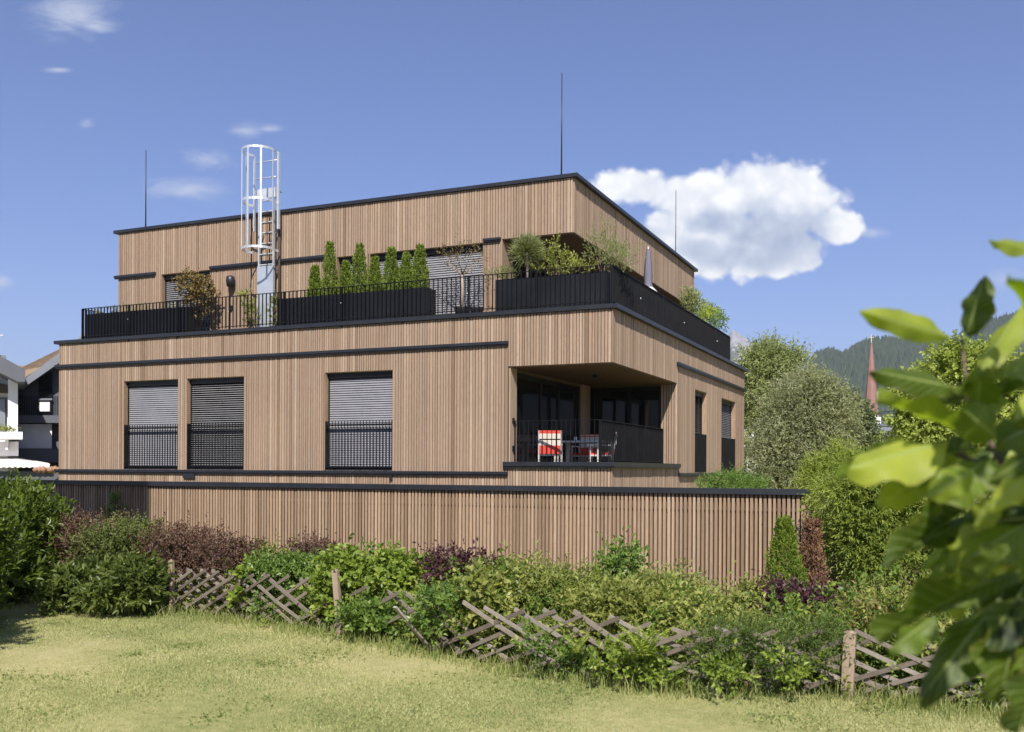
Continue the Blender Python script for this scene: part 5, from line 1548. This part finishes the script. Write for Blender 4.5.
# ------------------------------------------------------------------ air
hz = bpy.data.materials.new('haze_air'); hz.use_nodes = True
hz.node_tree.nodes.clear()
ho = hz.node_tree.nodes.new('ShaderNodeOutputMaterial'); hv = hz.node_tree.nodes.new('ShaderNodeVolumePrincipled')
hv.inputs['Color'].default_value = (.80, .88, 1.0, 1); hv.inputs['Density'].default_value = HAZE; hv.inputs['Anisotropy'].default_value = .25
hz.node_tree.links.new(hv.outputs[0], ho.inputs['Volume'])
mb = MB(); mb.box(-5700, 4500, -1600, 6600, -4.2, 620)
tag(mb.build('haze', hz, None), 'thin blue summer haze over the valley', 'haze', kind='stuff')

# ------------------------------------------------------------------ sky, sun, camera
w = bpy.data.worlds.new('World'); S.world = w; w.use_nodes = True; w.cycles.sampling_method = 'MANUAL'; w.cycles.sample_map_resolution = 256
nt = w.node_tree; bg = nt.nodes['Background']
sky = nt.nodes.new('ShaderNodeTexSky'); sky.sky_type = 'NISHITA'; sky.sun_disc = False
sun_dir = Vector((math.sin(R(SUN_F)) * math.cos(R(SUN_EL)), -math.cos(R(SUN_F)) * math.cos(R(SUN_EL)), math.sin(R(SUN_EL))))
sky.sun_elevation = R(SUN_EL); sky.sun_rotation = math.atan2(sun_dir.x, sun_dir.y)
sky.altitude = 600; sky.air_density = 1.0; sky.dust_density = .7; sky.ozone_density = 2.6
tc = nt.nodes.new('ShaderNodeTexCoord')


def vdot(vec, c):
    n = nt.nodes.new('ShaderNodeVectorMath'); n.operation = 'DOT_PRODUCT'; nt.links.new(vec, n.inputs[0]); n.inputs[1].default_value = tuple(c); return n.outputs['Value']


dr, du, df = vdot(tc.outputs['Generated'], CR), vdot(tc.outputs['Generated'], CU), vdot(tc.outputs['Generated'], CF)
dfc = math_(nt, 'MAXIMUM', df, .05)
cmb = nt.nodes.new('ShaderNodeCombineXYZ')
nt.links.new(math_(nt, 'DIVIDE', dr, dfc), cmb.inputs[0]); nt.links.new(math_(nt, 'DIVIDE', du, dfc), cmb.inputs[1])
UV = cmb.outputs[0]


def blob(vec, px_, py_, rx, ry):
    s1 = nt.nodes.new('ShaderNodeVectorMath'); s1.operation = 'SUBTRACT'; nt.links.new(vec, s1.inputs[0]); s1.inputs[1].default_value = ((px_ - 512) / FPX, -(py_ - 471.4) / FPX, 0)
    s2 = nt.nodes.new('ShaderNodeVectorMath'); s2.operation = 'MULTIPLY'; nt.links.new(s1.outputs[0], s2.inputs[0]); s2.inputs[1].default_value = (FPX / rx, FPX / ry, 0)
    s3 = nt.nodes.new('ShaderNodeVectorMath'); s3.operation = 'LENGTH'; nt.links.new(s2.outputs[0], s3.inputs[0])
    return math_(nt, 'SUBTRACT', 1.0, s3.outputs['Value'])


def field(vec, blobs):
    r_ = None
    for b_ in blobs:
        q_ = blob(vec, *b_); r_ = q_ if r_ is None else math_(nt, 'SMOOTH_MAX', r_, q_)
        if r_.node.operation == 'SMOOTH_MAX': r_.node.inputs[2].default_value = .18
    return r_


def smooth(a, lo, hi):
    m_ = nt.nodes.new('ShaderNodeMapRange'); m_.interpolation_type = 'SMOOTHSTEP'; nt.links.new(a, m_.inputs[0]); m_.inputs[1].default_value = lo; m_.inputs[2].default_value = hi
    return m_.outputs[0]


def nz(vec, sc, det, ro, off=0., dist=0.):
    n = nt.nodes.new('ShaderNodeTexNoise'); n.noise_dimensions = '3D'; n.inputs['Scale'].default_value = sc; n.inputs['Detail'].default_value = det; n.inputs['Roughness'].default_value = ro; n.inputs['Distortion'].default_value = dist
    a_ = nt.nodes.new('ShaderNodeVectorMath'); a_.operation = 'ADD'; nt.links.new(vec, a_.inputs[0]); a_.inputs[1].default_value = (off, off * .7, off * 1.3); nt.links.new(a_.outputs[0], n.inputs['Vector']); return n.outputs['Fac']


# warp the coordinates a little so that edges billow
def big_cloud(vec):
    f_ = field(vec, [(762, 190, 62, 38), (778, 180, 46, 28), (800, 205, 52, 42), (832, 225, 36, 22), (725, 200, 48, 34), (636, 187, 56, 22), (672, 196, 46, 24), (672, 230, 44, 34), (700, 240, 60, 40), (760, 240, 70, 38), (800, 250, 34, 26), (806, 258, 28, 18), (770, 262, 40, 18), (705, 262, 36, 18)])
    out = math_(nt, 'ADD', math_(nt, 'MULTIPLY', f_, 1.25), .05); base_ = out
    wv = nt.nodes.new('ShaderNodeVectorMath'); wv.operation = 'ADD'; nt.links.new(vec, wv.inputs[0])
    wn_ = nt.nodes.new('ShaderNodeTexNoise'); wn_.inputs['Scale'].default_value = 30; wn_.inputs['Detail'].default_value = 4; nt.links.new(vec, wn_.inputs['Vector'])
    ws_ = nt.nodes.new('ShaderNodeVectorMath'); ws_.operation = 'SCALE'; nt.links.new(wn_.outputs['Color'], ws_.inputs[0]); ws_.inputs['Scale'].default_value = .022; nt.links.new(ws_.outputs[0], wv.inputs[1])
    for sc_, am_ in ((24, .48), (52, .28), (110, .14)):
        vo = nt.nodes.new('ShaderNodeTexVoronoi'); vo.feature = 'SMOOTH_F1'; vo.inputs['Smoothness'].default_value = .35; vo.inputs['Scale'].default_value = sc_
        nt.links.new(wv.outputs[0], vo.inputs['Vector'])
        out = math_(nt, 'ADD', out, math_(nt, 'MULTIPLY', math_(nt, 'SUBTRACT', .42, vo.outputs['Distance']), am_ * 1.6))
    global PUFF
    PUFF = math_(nt, 'SUBTRACT', out, base_)
    n1 = nz(vec, 40, 6, .62, 3.1)
    return math_(nt, 'ADD', out, math_(nt, 'MULTIPLY', math_(nt, 'SUBTRACT', n1, .5), .28))


dens = big_cloud(UV)
alpha = smooth(dens, -.10, .36)
relief = PUFF
dark = smooth(field(UV, [(775, 232, 70, 34), (720, 222, 40, 16), (745, 258, 70, 20), (700, 250, 30, 14)]), -.25, .75)
dn = math_(nt, 'MULTIPLY', dark, math_(nt, 'ADD', .55, math_(nt, 'MULTIPLY', nz(UV, 30, 5, .6, 9.0), .8)), True)
lit = math_(nt, 'ADD', math_(nt, 'SUBTRACT', 1.0, math_(nt, 'MULTIPLY', dn, .72)), math_(nt, 'MULTIPLY', relief, .85), True)
CLB = 9.2
ccol = ramp(nt, [(.0, (.40, .47, .62)), (.45, (.60, .66, .78)), (1.0, (1.0, 1.0, 1.0))], lit)
sc = nt.nodes.new('ShaderNodeVectorMath'); sc.operation = 'SCALE'; nt.links.new(ccol, sc.inputs[0]); sc.inputs['Scale'].default_value = CLB
# thin wisps
wf = field(UV, [(78, 14, 56, 30), (96, 26, 32, 18), (88, 122, 13, 9), (246, 132, 30, 13), (212, 161, 44, 14), (192, 190, 52, 15), (270, 129, 22, 7), (872, 233, 22, 9), (1005, 280, 26, 14), (2, 282, 14, 12), (60, 70, 20, 4)])
st = nt.nodes.new('ShaderNodeVectorMath'); st.operation = 'MULTIPLY'; nt.links.new(UV, st.inputs[0]); st.inputs[1].default_value = (.6, 1.7, 1)
wn = math_(nt, 'ADD', math_(nt, 'MULTIPLY', math_(nt, 'SUBTRACT', nz(st.outputs[0], 15, 9, .66, 5.0, 1.2), .5), 2.6), wf)
walpha = math_(nt, 'MULTIPLY', smooth(wn, .0, 1.5), .75)
skyc = mixc(nt, 1.0, sky.outputs[0], (.80, .815, 1.09), 'MULTIPLY')
SKYTINT = skyc
c1_ = mixc(nt, walpha, skyc, (5.6, 6.0, 7.0))
front = math_(nt, 'GREATER_THAN', df, .06)
c2_ = mixc(nt, math_(nt, 'MULTIPLY', alpha, front), c1_, sc.outputs[0])
c2_ = mixc(nt, front, skyc, c2_)
nt.links.new(c2_, bg.inputs['Color']); bg.inputs['Strength'].default_value = .0765

sl = bpy.data.lights.new('Sun', 'SUN'); sl.energy = 4.9; sl.angle = R(.53); sl.color = (1.0, .94, .85)
so = bpy.data.objects.new('sun', sl); COL.objects.link(so); so.rotation_euler = (-sun_dir).to_track_quat('-Z', 'Y').to_euler()

cam = bpy.data.cameras.new('Camera'); co = bpy.data.objects.new('camera', cam); COL.objects.link(co)
cam.sensor_width = 36; cam.lens = 36 * FPX / 1024; cam.shift_y = SY / 1024; cam.clip_end = 20000; cam.clip_start = .05
mw = Matrix.Identity(4)
for i, ax in enumerate((CR, CU, -CF)):
    for j in range(3): mw[j][i] = ax[j]
for j in range(3): mw[j][3] = CAM[j]
co.matrix_world = mw
cam.dof.use_dof = True; cam.dof.focus_distance = 17.0; cam.dof.aperture_fstop = 3.5
S.camera = co
S.view_settings.view_transform = 'Standard'; S.view_settings.look = 'None'; S.view_settings.exposure = .75; S.view_settings.gamma = 1
S.cycles.max_bounces = 6; S.cycles.diffuse_bounces = 3; S.cycles.glossy_bounces = 2; S.cycles.transmission_bounces = 3; S.cycles.volume_bounces = 0
S.render.film_transparent = False
